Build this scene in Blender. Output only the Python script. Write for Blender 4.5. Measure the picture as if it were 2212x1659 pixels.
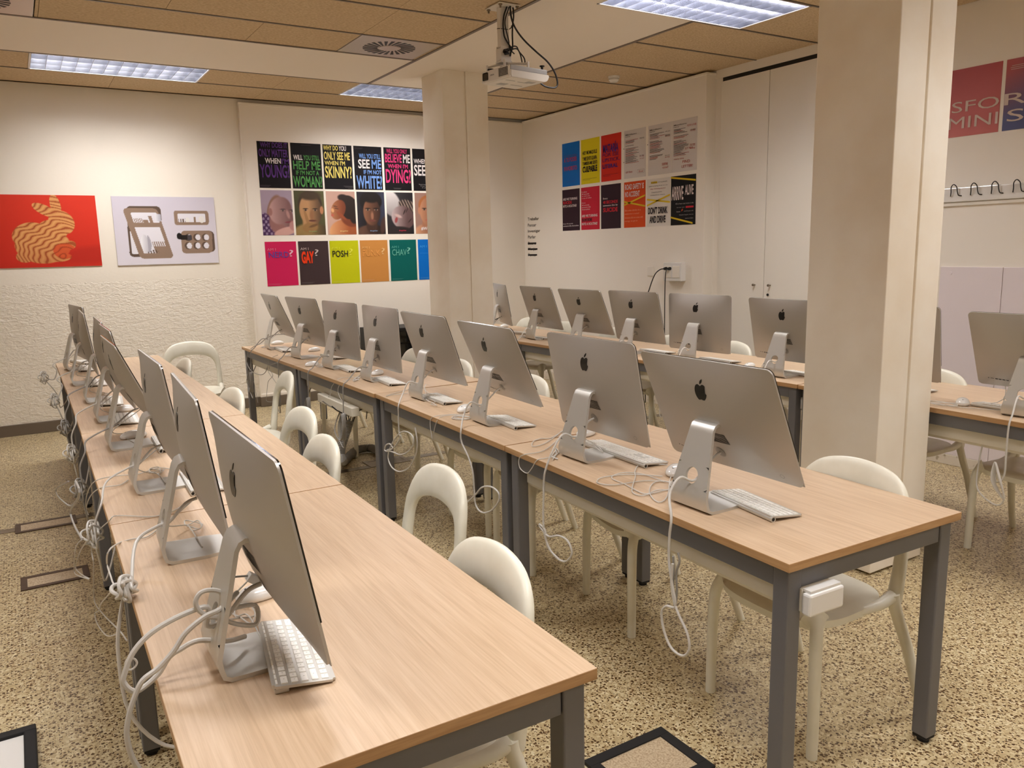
import bpy, bmesh, math, random
from mathutils import Vector, Matrix
random.seed(7)
C = bpy.context.scene.collection
for o in list(bpy.data.objects): bpy.data.objects.remove(o)
R = math.radians
PI = math.pi

# ---------------------------------------------------------------- camera
FPX, YAW, PITCH, ROLL, CH = 1714.885, 0.552371, 0.169965, -0.022768, 1.53104
def cam_axes():
    f = Vector((math.sin(YAW)*math.cos(PITCH), math.cos(YAW)*math.cos(PITCH), -math.sin(PITCH)))
    r = Vector((math.cos(YAW), -math.sin(YAW), 0)); u = r.cross(f)
    c, s = math.cos(ROLL), math.sin(ROLL)
    return c*r+s*u, -s*r+c*u, f
CR, CU, CF = cam_axes()
cam_d = bpy.data.cameras.new('camera'); cam = bpy.data.objects.new('camera', cam_d); C.objects.link(cam)
cam_d.sensor_fit = 'HORIZONTAL'; cam_d.sensor_width = 36; cam_d.lens = FPX/2212*36; cam_d.clip_start = .05
M = Matrix((CR, CU, -CF)).transposed().to_4x4(); M.translation = Vector((0, 0, CH)); cam.matrix_world = M
bpy.context.scene.camera = cam
def at(px, py, axis, val):
    """point on a known plane (axis = val) seen at a photo pixel"""
    v = CR*(px-1106)/FPX - CU*(py-829.5)/FPX + CF
    o = Vector((0, 0, CH)); return o + v*((val-o[axis])/v[axis])

# ---------------------------------------------------------------- world, exposure
sc = bpy.context.scene
w = bpy.data.worlds.new('world'); sc.world = w; w.use_nodes = True
w.node_tree.nodes['Background'].inputs[0].default_value = (.9, .85, .8, 1)
w.node_tree.nodes['Background'].inputs[1].default_value = .02
sc.view_settings.view_transform = 'Standard'; sc.view_settings.look = 'None'
sc.view_settings.exposure = 0.14; sc.view_settings.gamma = 1; sc.view_settings.use_curve_mapping = False
try: sc.cycles.max_bounces = 8; sc.cycles.diffuse_bounces = 5; sc.cycles.glossy_bounces = 4
except Exception: pass

ZC = 2.985
LAMP_W = 52.0
LAMP_COL = (1.0, .97, .94)
# ceiling luminaires: x0, x1, y0, y1 (the last ones are overhead and behind the camera)
LIGHTS = [(.26, 1.50, 6.895, 7.46), (2.76, 3.985, 6.895, 7.46), (3.19, 4.43, 3.50, 4.09),
          (.26, 1.50, 3.50, 4.09), (.26, 1.50, .55, 1.14), (3.19, 4.43, .55, 1.14), (-1.9, -.66, 2.0, 2.6), (1.6, 2.84, -1.6, -1.0)]
for i, (x0, x1, y0, y1) in enumerate(LIGHTS):
    ld = bpy.data.lights.new('lamp', 'AREA'); ld.shape = 'RECTANGLE'; ld.size = x1-x0-.06; ld.size_y = y1-y0-.06
    ld.energy = LAMP_W; ld.color = LAMP_COL
    lo = bpy.data.objects.new('lamp', ld); lo.location = ((x0+x1)/2, (y0+y1)/2, ZC+.075); C.objects.link(lo)

# ---------------------------------------------------------------- materials
def s2l(c): return tuple(((x/255)/12.92 if x/255 <= .04045 else ((x/255+.055)/1.055)**2.4) for x in c)
MATS = {}
def mat(name, col, rough=.6, metal=0, spec=.5, coat=0, bump=None, emit=None, build=None):
    if name in MATS: return MATS[name]
    m = bpy.data.materials.new(name); m.use_nodes = True; nt = m.node_tree; b = nt.nodes['Principled BSDF']
    b.inputs['Base Color'].default_value = (*s2l(col), 1); b.inputs['Roughness'].default_value = rough
    b.inputs['Metallic'].default_value = metal; b.inputs['Specular IOR Level'].default_value = spec
    b.inputs['Coat Weight'].default_value = coat
    if emit: b.inputs['Emission Color'].default_value = (*s2l(col), 1); b.inputs['Emission Strength'].default_value = emit
    if bump:
        sc_, st, dist = bump
        tc = nt.nodes.new('ShaderNodeTexCoord'); n = nt.nodes.new('ShaderNodeTexNoise'); n.inputs['Scale'].default_value = sc_; n.inputs['Detail'].default_value = 4
        bp = nt.nodes.new('ShaderNodeBump'); bp.inputs['Strength'].default_value = st; bp.inputs['Distance'].default_value = dist
        nt.links.new(tc.outputs['Object'], n.inputs['Vector']); nt.links.new(n.outputs['Fac'], bp.inputs['Height']); nt.links.new(bp.outputs['Normal'], b.inputs['Normal'])
    if build: build(nt, b)
    MATS[name] = m; return m
def node(nt, t, **kw):
    n = nt.nodes.new(t)
    for k, v in kw.items():
        if k.startswith('i_'): n.inputs[k[2:].replace('_', ' ')].default_value = v
        else: setattr(n, k, v)
    return n
def ramp(nt, fac, stops):
    r = nt.nodes.new('ShaderNodeValToRGB'); cr = r.color_ramp
    while len(cr.elements) < len(stops): cr.elements.new(.5)
    for e, (p, c) in zip(cr.elements, stops): e.position = p; e.color = (*c, 1)
    nt.links.new(fac, r.inputs['Fac']); return r.outputs['Color']
def noise_tint(scale, c1, c2, lo=.35, hi=.65, stretch=(1, 1, 1), bumpv=None, obj='Object'):
    def f(nt, b):
        tc = node(nt, 'ShaderNodeTexCoord'); mp = node(nt, 'ShaderNodeMapping'); mp.inputs['Scale'].default_value = stretch
        nt.links.new(tc.outputs[obj], mp.inputs['Vector'])
        n = node(nt, 'ShaderNodeTexNoise'); n.inputs['Scale'].default_value = scale; n.inputs['Detail'].default_value = 5
        nt.links.new(mp.outputs[0], n.inputs['Vector'])
        nt.links.new(ramp(nt, n.outputs['Fac'], [(lo, s2l(c1)), (hi, s2l(c2))]), b.inputs['Base Color'])
        if bumpv:
            n2 = node(nt, 'ShaderNodeTexNoise'); n2.inputs['Scale'].default_value = bumpv[0]; n2.inputs['Detail'].default_value = 3
            nt.links.new(tc.outputs[obj], n2.inputs['Vector'])
            bp = node(nt, 'ShaderNodeBump'); bp.inputs['Strength'].default_value = bumpv[1]; bp.inputs['Distance'].default_value = bumpv[2]
            nt.links.new(n2.outputs['Fac'], bp.inputs['Height']); nt.links.new(bp.outputs['Normal'], b.inputs['Normal'])
    return f
def mk_wood(nt, b):
    tc = node(nt, 'ShaderNodeTexCoord'); mp = node(nt, 'ShaderNodeMapping'); mp.inputs['Scale'].default_value = (26, 1.1, 1)
    nt.links.new(tc.outputs['Object'], mp.inputs['Vector'])
    n = node(nt, 'ShaderNodeTexNoise'); n.inputs['Scale'].default_value = 3.0; n.inputs['Detail'].default_value = 6; n.inputs['Distortion'].default_value = .6
    nt.links.new(mp.outputs[0], n.inputs['Vector'])
    mp2 = node(nt, 'ShaderNodeMapping'); mp2.inputs['Scale'].default_value = (140, 3.5, 1); nt.links.new(tc.outputs['Object'], mp2.inputs['Vector'])
    n2 = node(nt, 'ShaderNodeTexNoise'); n2.inputs['Scale'].default_value = 2; n2.inputs['Detail'].default_value = 3; nt.links.new(mp2.outputs[0], n2.inputs['Vector'])
    mx = node(nt, 'ShaderNodeMix', data_type='FLOAT'); mx.inputs[0].default_value = .45
    nt.links.new(n.outputs['Fac'], mx.inputs[2]); nt.links.new(n2.outputs['Fac'], mx.inputs[3])
    nt.links.new(ramp(nt, mx.outputs[0], [(.32, s2l((192, 163, 132))), (.5, s2l((206, 178, 147))), (.68, s2l((216, 190, 161)))]), b.inputs['Base Color'])
def mk_floor(nt, b):
    tc = node(nt, 'ShaderNodeTexCoord'); mp = node(nt, 'ShaderNodeMapping'); nt.links.new(tc.outputs['Object'], mp.inputs['Vector'])
    ns = node(nt, 'ShaderNodeTexNoise'); ns.inputs['Scale'].default_value = 60; nt.links.new(mp.outputs[0], ns.inputs['Vector'])
    ad = node(nt, 'ShaderNodeMix', data_type='RGBA', blend_type='ADD'); ad.inputs[0].default_value = .012
    nt.links.new(mp.outputs[0], ad.inputs[6]); nt.links.new(ns.outputs['Color'], ad.inputs[7])
    masks = []
    for scale, thr, cut in ((84, .40, .43), (150, .36, .44)):
        v = node(nt, 'ShaderNodeTexVoronoi'); v.inputs['Scale'].default_value = scale; v.inputs['Randomness'].default_value = 1
        nt.links.new(ad.outputs[2], v.inputs['Vector'])
        sep = node(nt, 'ShaderNodeSeparateColor'); nt.links.new(v.outputs['Color'], sep.inputs[0])
        a = node(nt, 'ShaderNodeMath', operation='LESS_THAN'); a.inputs[1].default_value = thr; nt.links.new(sep.outputs[0], a.inputs[0])
        d = node(nt, 'ShaderNodeMath', operation='LESS_THAN'); d.inputs[1].default_value = cut; nt.links.new(v.outputs['Distance'], d.inputs[0])
        m_ = node(nt, 'ShaderNodeMath', operation='MULTIPLY'); nt.links.new(a.outputs[0], m_.inputs[0]); nt.links.new(d.outputs[0], m_.inputs[1])
        masks.append((m_, sep))
    v3 = node(nt, 'ShaderNodeTexVoronoi'); v3.inputs['Scale'].default_value = 110; nt.links.new(ad.outputs[2], v3.inputs['Vector'])
    s3 = node(nt, 'ShaderNodeSeparateColor'); nt.links.new(v3.outputs['Color'], s3.inputs[0])
    base = ramp(nt, s3.outputs[1], [(0, s2l((182, 162, 123))), (.6, s2l((203, 186, 146))), (1, s2l((225, 213, 178)))])
    big = node(nt, 'ShaderNodeTexNoise'); big.inputs['Scale'].default_value = 1.3; big.inputs['Detail'].default_value = 3; nt.links.new(mp.outputs[0], big.inputs['Vector'])
    tint = ramp(nt, big.outputs['Fac'], [(.3, (.86, .83, .78)), (.7, (1, 1, 1))])
    mu = node(nt, 'ShaderNodeMix', data_type='RGBA', blend_type='MULTIPLY'); mu.inputs[0].default_value = 1; nt.links.new(base, mu.inputs[6]); nt.links.new(tint, mu.inputs[7])
    last = mu.outputs[2]
    for (m_, sep), (ca, cb) in zip(masks, (((64, 44, 26), (112, 84, 52)), ((56, 40, 24), (128, 98, 62)))):
        cc = ramp(nt, sep.outputs[2], [(0, s2l(ca)), (1, s2l(cb))])
        mi = node(nt, 'ShaderNodeMix', data_type='RGBA'); nt.links.new(m_.outputs[0], mi.inputs[0]); nt.links.new(last, mi.inputs[6]); nt.links.new(cc, mi.inputs[7]); last = mi.outputs[2]
    nt.links.new(last, b.inputs['Base Color'])
    rr = node(nt, 'ShaderNodeMapRange'); nt.links.new(big.outputs['Fac'], rr.inputs[0]); rr.inputs[3].default_value = .28; rr.inputs[4].default_value = .42
    nt.links.new(rr.outputs[0], b.inputs['Roughness'])
def mk_vcol(nt, b):
    a = node(nt, 'ShaderNodeVertexColor', layer_name='Col'); nt.links.new(a.outputs['Color'], b.inputs['Base Color'])
def mk_plaster(nt, b):
    # coarse hand-trowelled plaster below 1.31 m, smooth paint above
    tc = node(nt, 'ShaderNodeTexCoord'); se = node(nt, 'ShaderNodeSeparateXYZ'); nt.links.new(tc.outputs['Object'], se.inputs[0])
    n = node(nt, 'ShaderNodeTexNoise'); n.inputs['Scale'].default_value = 26; n.inputs['Detail'].default_value = 5; n.inputs['Distortion'].default_value = .8
    mp = node(nt, 'ShaderNodeMapping'); mp.inputs['Scale'].default_value = (1, 1, 1.8); nt.links.new(tc.outputs['Object'], mp.inputs['Vector']); nt.links.new(mp.outputs[0], n.inputs['Vector'])
    lt = node(nt, 'ShaderNodeMath', operation='LESS_THAN'); lt.inputs[1].default_value = 1.31; nt.links.new(se.outputs['Z'], lt.inputs[0])
    st = node(nt, 'ShaderNodeMath', operation='MULTIPLY'); st.inputs[1].default_value = .75; nt.links.new(lt.outputs[0], st.inputs[0])
    a2 = node(nt, 'ShaderNodeMath', operation='ADD'); a2.inputs[1].default_value = .06; nt.links.new(st.outputs[0], a2.inputs[0])
    bp = node(nt, 'ShaderNodeBump'); bp.inputs['Distance'].default_value = .012; nt.links.new(a2.outputs[0], bp.inputs['Strength']); nt.links.new(n.outputs['Fac'], bp.inputs['Height'])
    nt.links.new(bp.outputs['Normal'], b.inputs['Normal'])

WALL = (243, 236, 222)
mat('plaster_wall', WALL, .75, build=mk_plaster)
mat('panel_wall', (244, 237, 225), .6, bump=(60, .05, .002))
mat('pillar_paint', (240, 230, 212), .6, build=noise_tint(2.2, (232, 219, 198), (243, 235, 220), .3, .6))
mat('soffit', (242, 233, 220), .7, bump=(40, .05, .002))
mat('ceiling_tile', (150, 120, 80), .9, build=noise_tint(55, (194, 168, 130), (220, 198, 164), .35, .65, (1, 2.2, 1), (240, .5, .004)))
mat('void', (16, 12, 10), .9)
mat('profile', (128, 117, 108), .45, .5)
mat('terrazzo', (200, 180, 146), .35, build=mk_floor)
mat('baseboard_dark', (112, 100, 86), .5, bump=(80, .15, .002))
mat('baseboard_white', (222, 212, 198), .5, build=noise_tint(30, (180, 165, 140), (226, 216, 200), .3, .42))
mat('cabinet_white', (238, 232, 220), .45)
mat('pinkish_panel', (236, 226, 228), .35)
mat('wood', (219, 184, 143), .38, build=mk_wood)
mat('wood_edge', (190, 146, 94), .45, build=noise_tint(8, (174, 134, 90), (196, 156, 110), .35, .65, (1, .3, 14)))
mat('frame_metal', (114, 114, 118), .42, .25)
mat('rubber', (22, 21, 22), .7)
mat('tray_white', (230, 224, 208), .45)
mat('chair_plastic', (234, 231, 214), .36, build=noise_tint(7, (227, 223, 204), (238, 235, 219), .3, .6))
mat('aluminium', (208, 206, 200), .42, .6)
mat('aluminium_body', (188, 184, 178), .46, .6)
mat('black_gloss', (8, 8, 9), .08, coat=.5)
mat('black', (14, 13, 13), .5)
mat('logo_black', (9, 9, 10), .28)
mat('white_gloss', (236, 234, 230), .15, coat=.4)
mat('key_white', (248, 246, 240), .4)
mat('key_print', (186, 182, 176), .5)
mat('cable_white', (208, 204, 197), .4)
mat('cable_grey', (156, 152, 146), .45)
mat('grey_hose', (140, 136, 130), .5)
mat('cable_black', (18, 16, 16), .5)
mat('paint_vcol', (255, 255, 255), .45, build=mk_vcol)
mat('proj_white', (226, 220, 210), .35)
mat('proj_grey', (168, 166, 164), .4)
mat('steel', (150, 140, 126), .35, .9)
mat('bronze_frame', (84, 66, 54), .4, .4)
mat('louvre', (168, 170, 180), .2, 1.0)
mat('lamp_box', (244, 244, 250), .5)
mat('vent_metal', (200, 190, 180), .4, .5)
MATS_ = MATS

# ---------------------------------------------------------------- helpers
def link(name, me, m=None, parent=None, loc=None, rot=None, smooth=False):
    o = bpy.data.objects.new(name, me); C.objects.link(o)
    if m is not None and not me.materials:
        for x in (m if isinstance(m, (list, tuple)) else [m]): me.materials.append(MATS[x])
    if parent: o.parent = parent
    if loc is not None: o.location = loc
    if rot is not None: o.rotation_euler = rot
    if smooth:
        for p in me.polygons: p.use_smooth = True
    return o
def bm_obj(name, bm, m, parent=None, smooth=False, **k):
    bmesh.ops.recalc_face_normals(bm, faces=bm.faces)
    me = bpy.data.meshes.new(name); bm.to_mesh(me); bm.free()
    if any(p.use_smooth for p in me.polygons): me.set_sharp_from_angle(angle=R(38))
    return link(name, me, m, parent, smooth=smooth, **k)
def tag(o, label=None, cat=None, group=None, kind=None):
    if label: o['label'] = label
    if cat: o['category'] = cat
    if group: o['group'] = group
    if kind: o['kind'] = kind
    return o
def struct(name, bm, m, **k): return tag(bm_obj(name, bm, m, **k), kind='structure')
def empty(name, loc=(0, 0, 0), rz=0):
    o = bpy.data.objects.new(name, None); o.empty_display_size = .05; C.objects.link(o); o.location = loc; o.rotation_euler = (0, 0, rz); return o
def copy_tree(o, parent=None):
    c = o.copy(); C.objects.link(c)
    if parent: c.parent = parent
    for ch in list(o.children): copy_tree(ch, c)
    return c
def box(bm, x0, x1, y0, y1, z0, z1, bev=0, mi=0):
    vs = [bm.verts.new((x, y, z)) for x in (x0, x1) for y in (y0, y1) for z in (z0, z1)]
    fs = [bm.faces.new([vs[i] for i in f]) for f in ((0, 1, 3, 2), (4, 6, 7, 5), (0, 4, 5, 1), (2, 3, 7, 6), (0, 2, 6, 4), (1, 5, 7, 3))]
    for f in fs: f.material_index = mi
    if bev:
        es = list({e for f in fs for e in f.edges})
        r = bmesh.ops.bevel(bm, geom=es, offset=bev, segments=2, affect='EDGES', profile=.5)
        for f in r['faces']: f.material_index = mi
    return fs
def B(*a, **k):
    bm = bmesh.new(); box(bm, *a, **k); return bm
def cyl(bm, p0, p1, r0, r1=None, n=20, caps=True, mi=0):
    p0, p1 = Vector(p0), Vector(p1); r1 = r0 if r1 is None else r1
    d = (p1-p0).normalized(); a = d.orthogonal().normalized(); b = d.cross(a)
    A, Bv = [], []
    for i in range(n):
        t = 2*PI*i/n; v = a*math.cos(t)+b*math.sin(t); A.append(bm.verts.new(p0+v*r0)); Bv.append(bm.verts.new(p1+v*r1))
    for i in range(n):
        f = bm.faces.new((A[i], A[(i+1) % n], Bv[(i+1) % n], Bv[i])); f.smooth = True; f.material_index = mi
    if caps:
        f = bm.faces.new(A); f.material_index = mi; f = bm.faces.new(Bv[::-1]); f.material_index = mi
def catmull(P, k=6, closed=False):
    P = [Vector(p) for p in P]; n = len(P); out = []
    rng = range(n) if closed else range(n-1)
    for i in rng:
        g = (lambda j: P[j % n]) if closed else (lambda j: P[max(0, min(n-1, j))])
        a, b, c, d = g(i-1), g(i), g(i+1), g(i+2)
        for s in range(k):
            t = s/k; out.append(.5*((2*b)+(c-a)*t+(2*a-5*b+4*c-d)*t*t+(3*b-a-3*c+d)*t**3))
    if not closed: out.append(P[-1])
    return out
def tube(bm, P, r, n=8, k=5, mi=0, caps=True):
    pts = catmull(P, k) if k > 1 else [Vector(p) for p in P]
    pts = [p for i, p in enumerate(pts) if i == 0 or (p-pts[i-1]).length > 1e-5]
    if len(pts) < 2: return
    d = (pts[1]-pts[0]).normalized(); a = d.orthogonal().normalized(); rings = []
    for i, p in enumerate(pts):
        d = (pts[min(i+1, len(pts)-1)]-pts[max(i-1, 0)]).normalized()
        a = (a-d*a.dot(d)); a = a.normalized() if a.length > 1e-6 else d.orthogonal().normalized(); b = d.cross(a)
        rr = r(i/(len(pts)-1)) if callable(r) else r
        rings.append([bm.verts.new(p+(a*math.cos(2*PI*j/n)+b*math.sin(2*PI*j/n))*rr) for j in range(n)])
    for A, Bv in zip(rings, rings[1:]):
        for j in range(n):
            f = bm.faces.new((A[j], A[(j+1) % n], Bv[(j+1) % n], Bv[j])); f.smooth = True; f.material_index = mi
    if caps: bm.faces.new(rings[0]); bm.faces.new(rings[-1][::-1])
def T(*parts):
    """one mesh from several tubes: (points, radius)"""
    bm = bmesh.new()
    for P, r in parts: tube(bm, P, r)
    return bm
# ================================================================ ROOM
YW0, YW1, XW, XR = 8.094, 8.05, 5.185, 5.30
YB, XL = -2.6, -2.6
struct('floor', B(XL, XR+.4, YB, YW0+.3, -.1, 0), 'terrazzo')
struct('wall_back', B(XL, XR+.4, YW0, YW0+.15, 0, 3.12), 'plaster_wall')
struct('wall_left', B(XL-.15, XL, YB, YW0+.15, 0, 3.12), 'plaster_wall')
struct('wall_front', B(XL, XR+.4, YB-.15, YB, 0, 3.12), 'panel_wall')
bm = bmesh.new(); box(bm, XR, XR+.15, YB, YW0+.15, 0, 3.12)
struct('wall_right', bm, 'panel_wall')
# false wall behind the poster wall, its pale top rail and foot rail
bm = bmesh.new(); box(bm, 1.985, XR, YW1, YW0, .10, 2.93)
struct('wall_poster_side', bm, 'panel_wall')
bm = bmesh.new(); box(bm, 1.975, XR, YW1-.012, YW0-.002, 2.93, 2.952, .003); box(bm, 1.985, XW, YW1-.012, YW1, .10, .13, .003); box(bm, 1.977, 1.986, YW1-.012, YW0-.002, .10, 2.93, .002)
struct('trim_1', bm, 'panel_wall')
bm = bmesh.new(); box(bm, XW, XR, 5.14, YW1, .10, 2.945)
struct('wall_slogan_side', bm, 'panel_wall')
bm = bmesh.new(); box(bm, XW-.012, XR, 5.128, YW1, 2.945, 2.965, .003)
struct('trim_2', bm, 'panel_wall')
bm = bmesh.new(); box(bm, XL, 1.99, YW0-.015, YW0, 0, .10, .004); box(bm, 1.975, XW, YW1-.02, YW0, 0, .099, .004)
struct('baseboard_back', bm, 'baseboard_dark')
bm = bmesh.new(); box(bm, XW-.015, XW+.02, 5.14, YW1, 0, .10, .003); box(bm, XR-.014, XR, YB, 3.5, 0, .07, .003)
struct('baseboard_right', bm, 'baseboard_white')

# ceiling: void above, tile rows, metal profiles, plaster soffit strips
bm = bmesh.new(); box(bm, XL, XR+.4, YB, YW0+.3, 3.12, 3.2)
struct('ceiling', bm, 'void')
BX0, BX1, BY0, BY1 = 2.826, 3.998, 5.905, 6.89
tiles = bmesh.new(); prof = bmesh.new(); soff = bmesh.new(); HOLES = list(LIGHTS)
VENTS = [(2.185, 2.80, 5.385, 5.90), (-.35, .27, 5.385, 5.90)]
G = .012
def row(x0, x1, y0, y1, seam):
    """one row of tiles between x0 and x1, cut by luminaires and vents and by joints"""
    cuts = [x0]; x = seam
    while x > x0: x -= 1.24
    x += 1.24
    while x < x1-.05:
        if x > x0+.05: cuts.append(x)
        x += 1.24
    cuts.append(x1)
    hs = [h for h in HOLES+VENTS if h[2] < (y0+y1)/2 < h[3]]
    for a, b in zip(cuts, cuts[1:]):
        segs = [(a, b)]
        for h in hs:
            ns = []
            for s, e in segs:
                if h[1] <= s or h[0] >= e: ns.append((s, e))
                else:
                    if h[0] > s+.01: ns.append((s, h[0]))
                    if h[1] < e-.01: ns.append((h[1], e))
            segs = ns
        for s, e in segs: box(tiles, s+.0015, e-.0015, y0+G, y1-G, ZC, ZC+.02)
def strip_x(x0, x1, y, w_=.016):
    for lt in HOLES:                        # profiles stop at luminaires
        if lt[2]+.03 < y < lt[3]-.03 and lt[0] < x1 and lt[1] > x0:
            if lt[0] > x0: strip_x(x0, lt[0], y, w_)
            if lt[1] < x1: strip_x(lt[1], x1, y, w_)
            return
    box(prof, x0, x1, y-w_/2, y+w_/2, ZC-.004, ZC+.012)
left_rows = [-2.6, -1.95, -1.33, -.71, -.09, .53, 1.15, 1.77, 2.27, 2.88, 3.495, 4.11, 4.735, 5.383, BY0]
seams = [.3, .9, .3, .9, .3, .9, .3, .9, .3, .9, .3, .9, 2.18, .92, 1.53]
for i, (a, b) in enumerate(zip(left_rows, left_rows[1:])):
    row(XL, BX0, a, b, {12: 2.18, 11: .92}.get(i, 1.53 if i == 13 else [.3, .92][i % 2])); strip_x(XL, BX0, b)
for a, b, s in ((BY1, 7.467, .9), (7.467, 8.03, .87), (8.03, 8.09, .3)):
    row(XL, BX1, a, b, s); strip_x(XL, BX1, a)
strip_x(XL, BX1, 8.03)
right_rows = [-2.6, -1.9, -1.3, -.7, -.08, .54, 1.15, 1.75, 2.3, 2.9, 3.495, 4.10, 4.70, 5.335, 5.95, 6.56, 6.9, 7.49, 8.03]
for i, (a, b) in enumerate(zip(right_rows, right_rows[1:])):
    row(BX1, XR-.01, a, b, 9); strip_x(BX1, XR-.01, b)
for x in (BX0, BX1):
    y1 = BY0 if x == BX0 else 8.05
    segs = []; yy = YB
    for lt in sorted((l for l in HOLES if l[0] < x < l[1]), key=lambda l: l[2]):
        if lt[2] > yy: segs.append((yy, lt[2]))
        yy = lt[3]
    if y1 > yy: segs.append((yy, y1))
    for s, e in segs: box(prof, x-.012, x+.012, s, e, ZC-.006, ZC+.012)
box(prof, XL, BX0, BY0-.010, BY0+.010, ZC-.006, ZC+.012)
struct('trim_3', prof, 'profile')
struct('ceiling_tiles', tiles, 'ceiling_tile')
# plaster soffit strips (two crossing bands), leaving openings where luminaires sit
def rect_minus(x0, x1, y0, y1, holes):
    out = [(x0, x1, y0, y1)]
    for h in holes:
        ns = []
        for a, b, c, d in out:
            if h[1] <= a or h[0] >= b or h[3] <= c or h[2] >= d: ns.append((a, b, c, d)); continue
            ns.append((a, b, c, h[2])) if h[2] > c else None
            ns.append((a, b, h[3], d)) if h[3] < d else None
            if h[0] > a: ns.append((a, h[0], max(c, h[2]), min(d, h[3])))
            if h[1] < b: ns.append((h[1], b, max(c, h[2]), min(d, h[3])))
        out = ns
    return out
for rct in rect_minus(XL, BX0, BY0, BY1, LIGHTS)+rect_minus(BX0, BX1, YB, BY1, LIGHTS): box(soff, *rct, ZC-.001, ZC+.05)
struct('ceiling_soffit', soff, 'soffit')
# fascia and head over the cupboards, plain wall beyond
bm = bmesh.new(); box(bm, XR-.012, XR, 3.50, 5.14, 2.915, 3.0)
struct('trim_4', bm, 'panel_wall')

# pillars
def pillar(x0, x1, y0, y1, gx, n):
    bm = bmesh.new(); h = ZC
    box(bm, x0, gx-.008, y0, y1, .012 if n == 2 else 0, h, .004); box(bm, gx+.008, x1, y0, y1, .012 if n == 2 else 0, h, .004)
    box(bm, gx-.01, gx+.01, y0+.012, y1-.012, 0, h)
    return tag(bm_obj('pillar', bm, 'pillar_paint'), kind='structure')
pillar(3.145, 3.575, 6.085, 6.47, 3.355, 1)
pillar(3.20, 3.598, 2.085, 2.49, 3.41, 2)

# ---------------------------------------------------------------- luminaires
def luminaire(x0, x1, y0, y1, label=None, detail=True):
    cx, cy = (x0+x1)/2, (y0+y1)/2; hx, hy = (x1-x0)/2, (y1-y0)/2
    t = empty('ceiling_light', (cx, cy, ZC)); tag(t, label, 'ceiling light', 'louvred fluorescent ceiling lights')
    bm = bmesh.new()
    for a in ((-hx, hx, -hy, -hy+.012), (-hx, hx, hy-.012, hy), (-hx, -hx+.012, -hy, hy), (hx-.012, hx, -hy, hy)): box(bm, *a, -.004, .10)
    box(bm, -hx, hx, -hy, hy, .09, .10)
    bm_obj('housing', bm, 'lamp_box', t)
    bm = bmesh.new()
    def blade(p0, p1, wt):                       # V shaped parabolic blade, thick at the top
        p0, p1 = Vector(p0), Vector(p1); d = (p1-p0).normalized(); s = Vector((-d.y, d.x, 0))
        pr = [(-wt, .055), (-wt*.45, .03), (-.0012, 0), (.0012, 0), (wt*.45, .03), (wt, .055)]
        A = [bm.verts.new(p0+s*a+Vector((0, 0, z))) for a, z in pr]; Bq = [bm.verts.new(p1+s*a+Vector((0, 0, z))) for a, z in pr]
        for i in range(5):
            f = bm.faces.new((A[i], A[i+1], Bq[i+1], Bq[i])); f.smooth = i != 2
        bm.faces.new((A[0], Bq[0], Bq[5], A[5]))
    nx = 12
    for i in range(nx+1):
        x = -hx+.014+(2*hx-.028)*i/nx; blade((x, -hy+.012, 0), (x, hy-.012, 0), .004)
    for j in range(4):
        y = -hy+.014+(2*hy-.028)*j/3; blade((-hx+.012, y, 0), (hx-.012, y, 0), .006)
    bm_obj('louvre', bm, 'louvre', t)
    return t
ll = ['louvred ceiling light at the upper left over the empty side of the room', 'louvred ceiling light partly hidden behind the far square pillar',
      'large louvred ceiling light at the top edge, right of the projector']
for i, L in enumerate(LIGHTS):
    luminaire(*L, label=ll[i] if i < 3 else 'louvred ceiling light overhead, out of the picture')

def vent(x0, x1, y0, y1, label):
    t = empty('ceiling_vent', ((x0+x1)/2, (y0+y1)/2, ZC)); tag(t, label, 'air vent', 'round swirl ceiling vents')
    hx, hy = (x1-x0)/2-.006, (y1-y0)/2-.006
    bm_obj('vent_plate', B(-hx, hx, -hy, hy, -.003, .012, .002), 'vent_metal', t)
    bm = bmesh.new(); n = 24
    for i in range(n):
        a = 2*PI*i/n+.1; ca, sa = math.cos(a), math.sin(a); r0, r1, w0, w1 = .085, .19, .006, .013
        sk = .35; vs = []
        for r, ww in ((r0, -w0), (r0, w0), (r1, w1), (r1, -w1)):
            aa = a+sk*(r-r0)/(r1-r0)*.5; x = r*math.cos(aa)-ww*math.sin(aa); y = r*math.sin(aa)+ww*math.cos(aa)
            vs.append((x, y))
        A = [bm.verts.new((x, y, -.0045)) for x, y in vs]; Bq = [bm.verts.new((x, y, -.002)) for x, y in vs]
        bm.faces.new(A); bm.faces.new(Bq[::-1])
        for j in range(4): bm.faces.new((A[j], A[(j+1) % 4], Bq[(j+1) % 4], Bq[j]))
    bm_obj('slots', bm, 'black', t)
    bm = bmesh.new(); cyl(bm, (0, 0, -.006), (0, 0, -.002), .075, n=32); bm_obj('hub', bm, 'vent_metal', t)
vent(*VENTS[0], 'square ceiling vent with radial slots left of the projector')
vent(*VENTS[1], 'square ceiling vent cut off at the top left corner')

# smoke detector
t = empty('smoke_detector', (4.63, 5.70, ZC)); tag(t, 'white round smoke detector on the brown ceiling tiles', 'smoke detector')
bm = bmesh.new(); cyl(bm, (0, 0, 0), (0, 0, -.018), .052, .05, 28); bm_obj('base', bm, 'white_gloss', t)
bm = bmesh.new(); cyl(bm, (0, 0, -.018), (0, 0, -.032), .038, .036, 24); cyl(bm, (0, 0, -.032), (0, 0, -.05), .047, .03, 24); bm_obj('sensor_head', bm, 'white_gloss', t)

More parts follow.
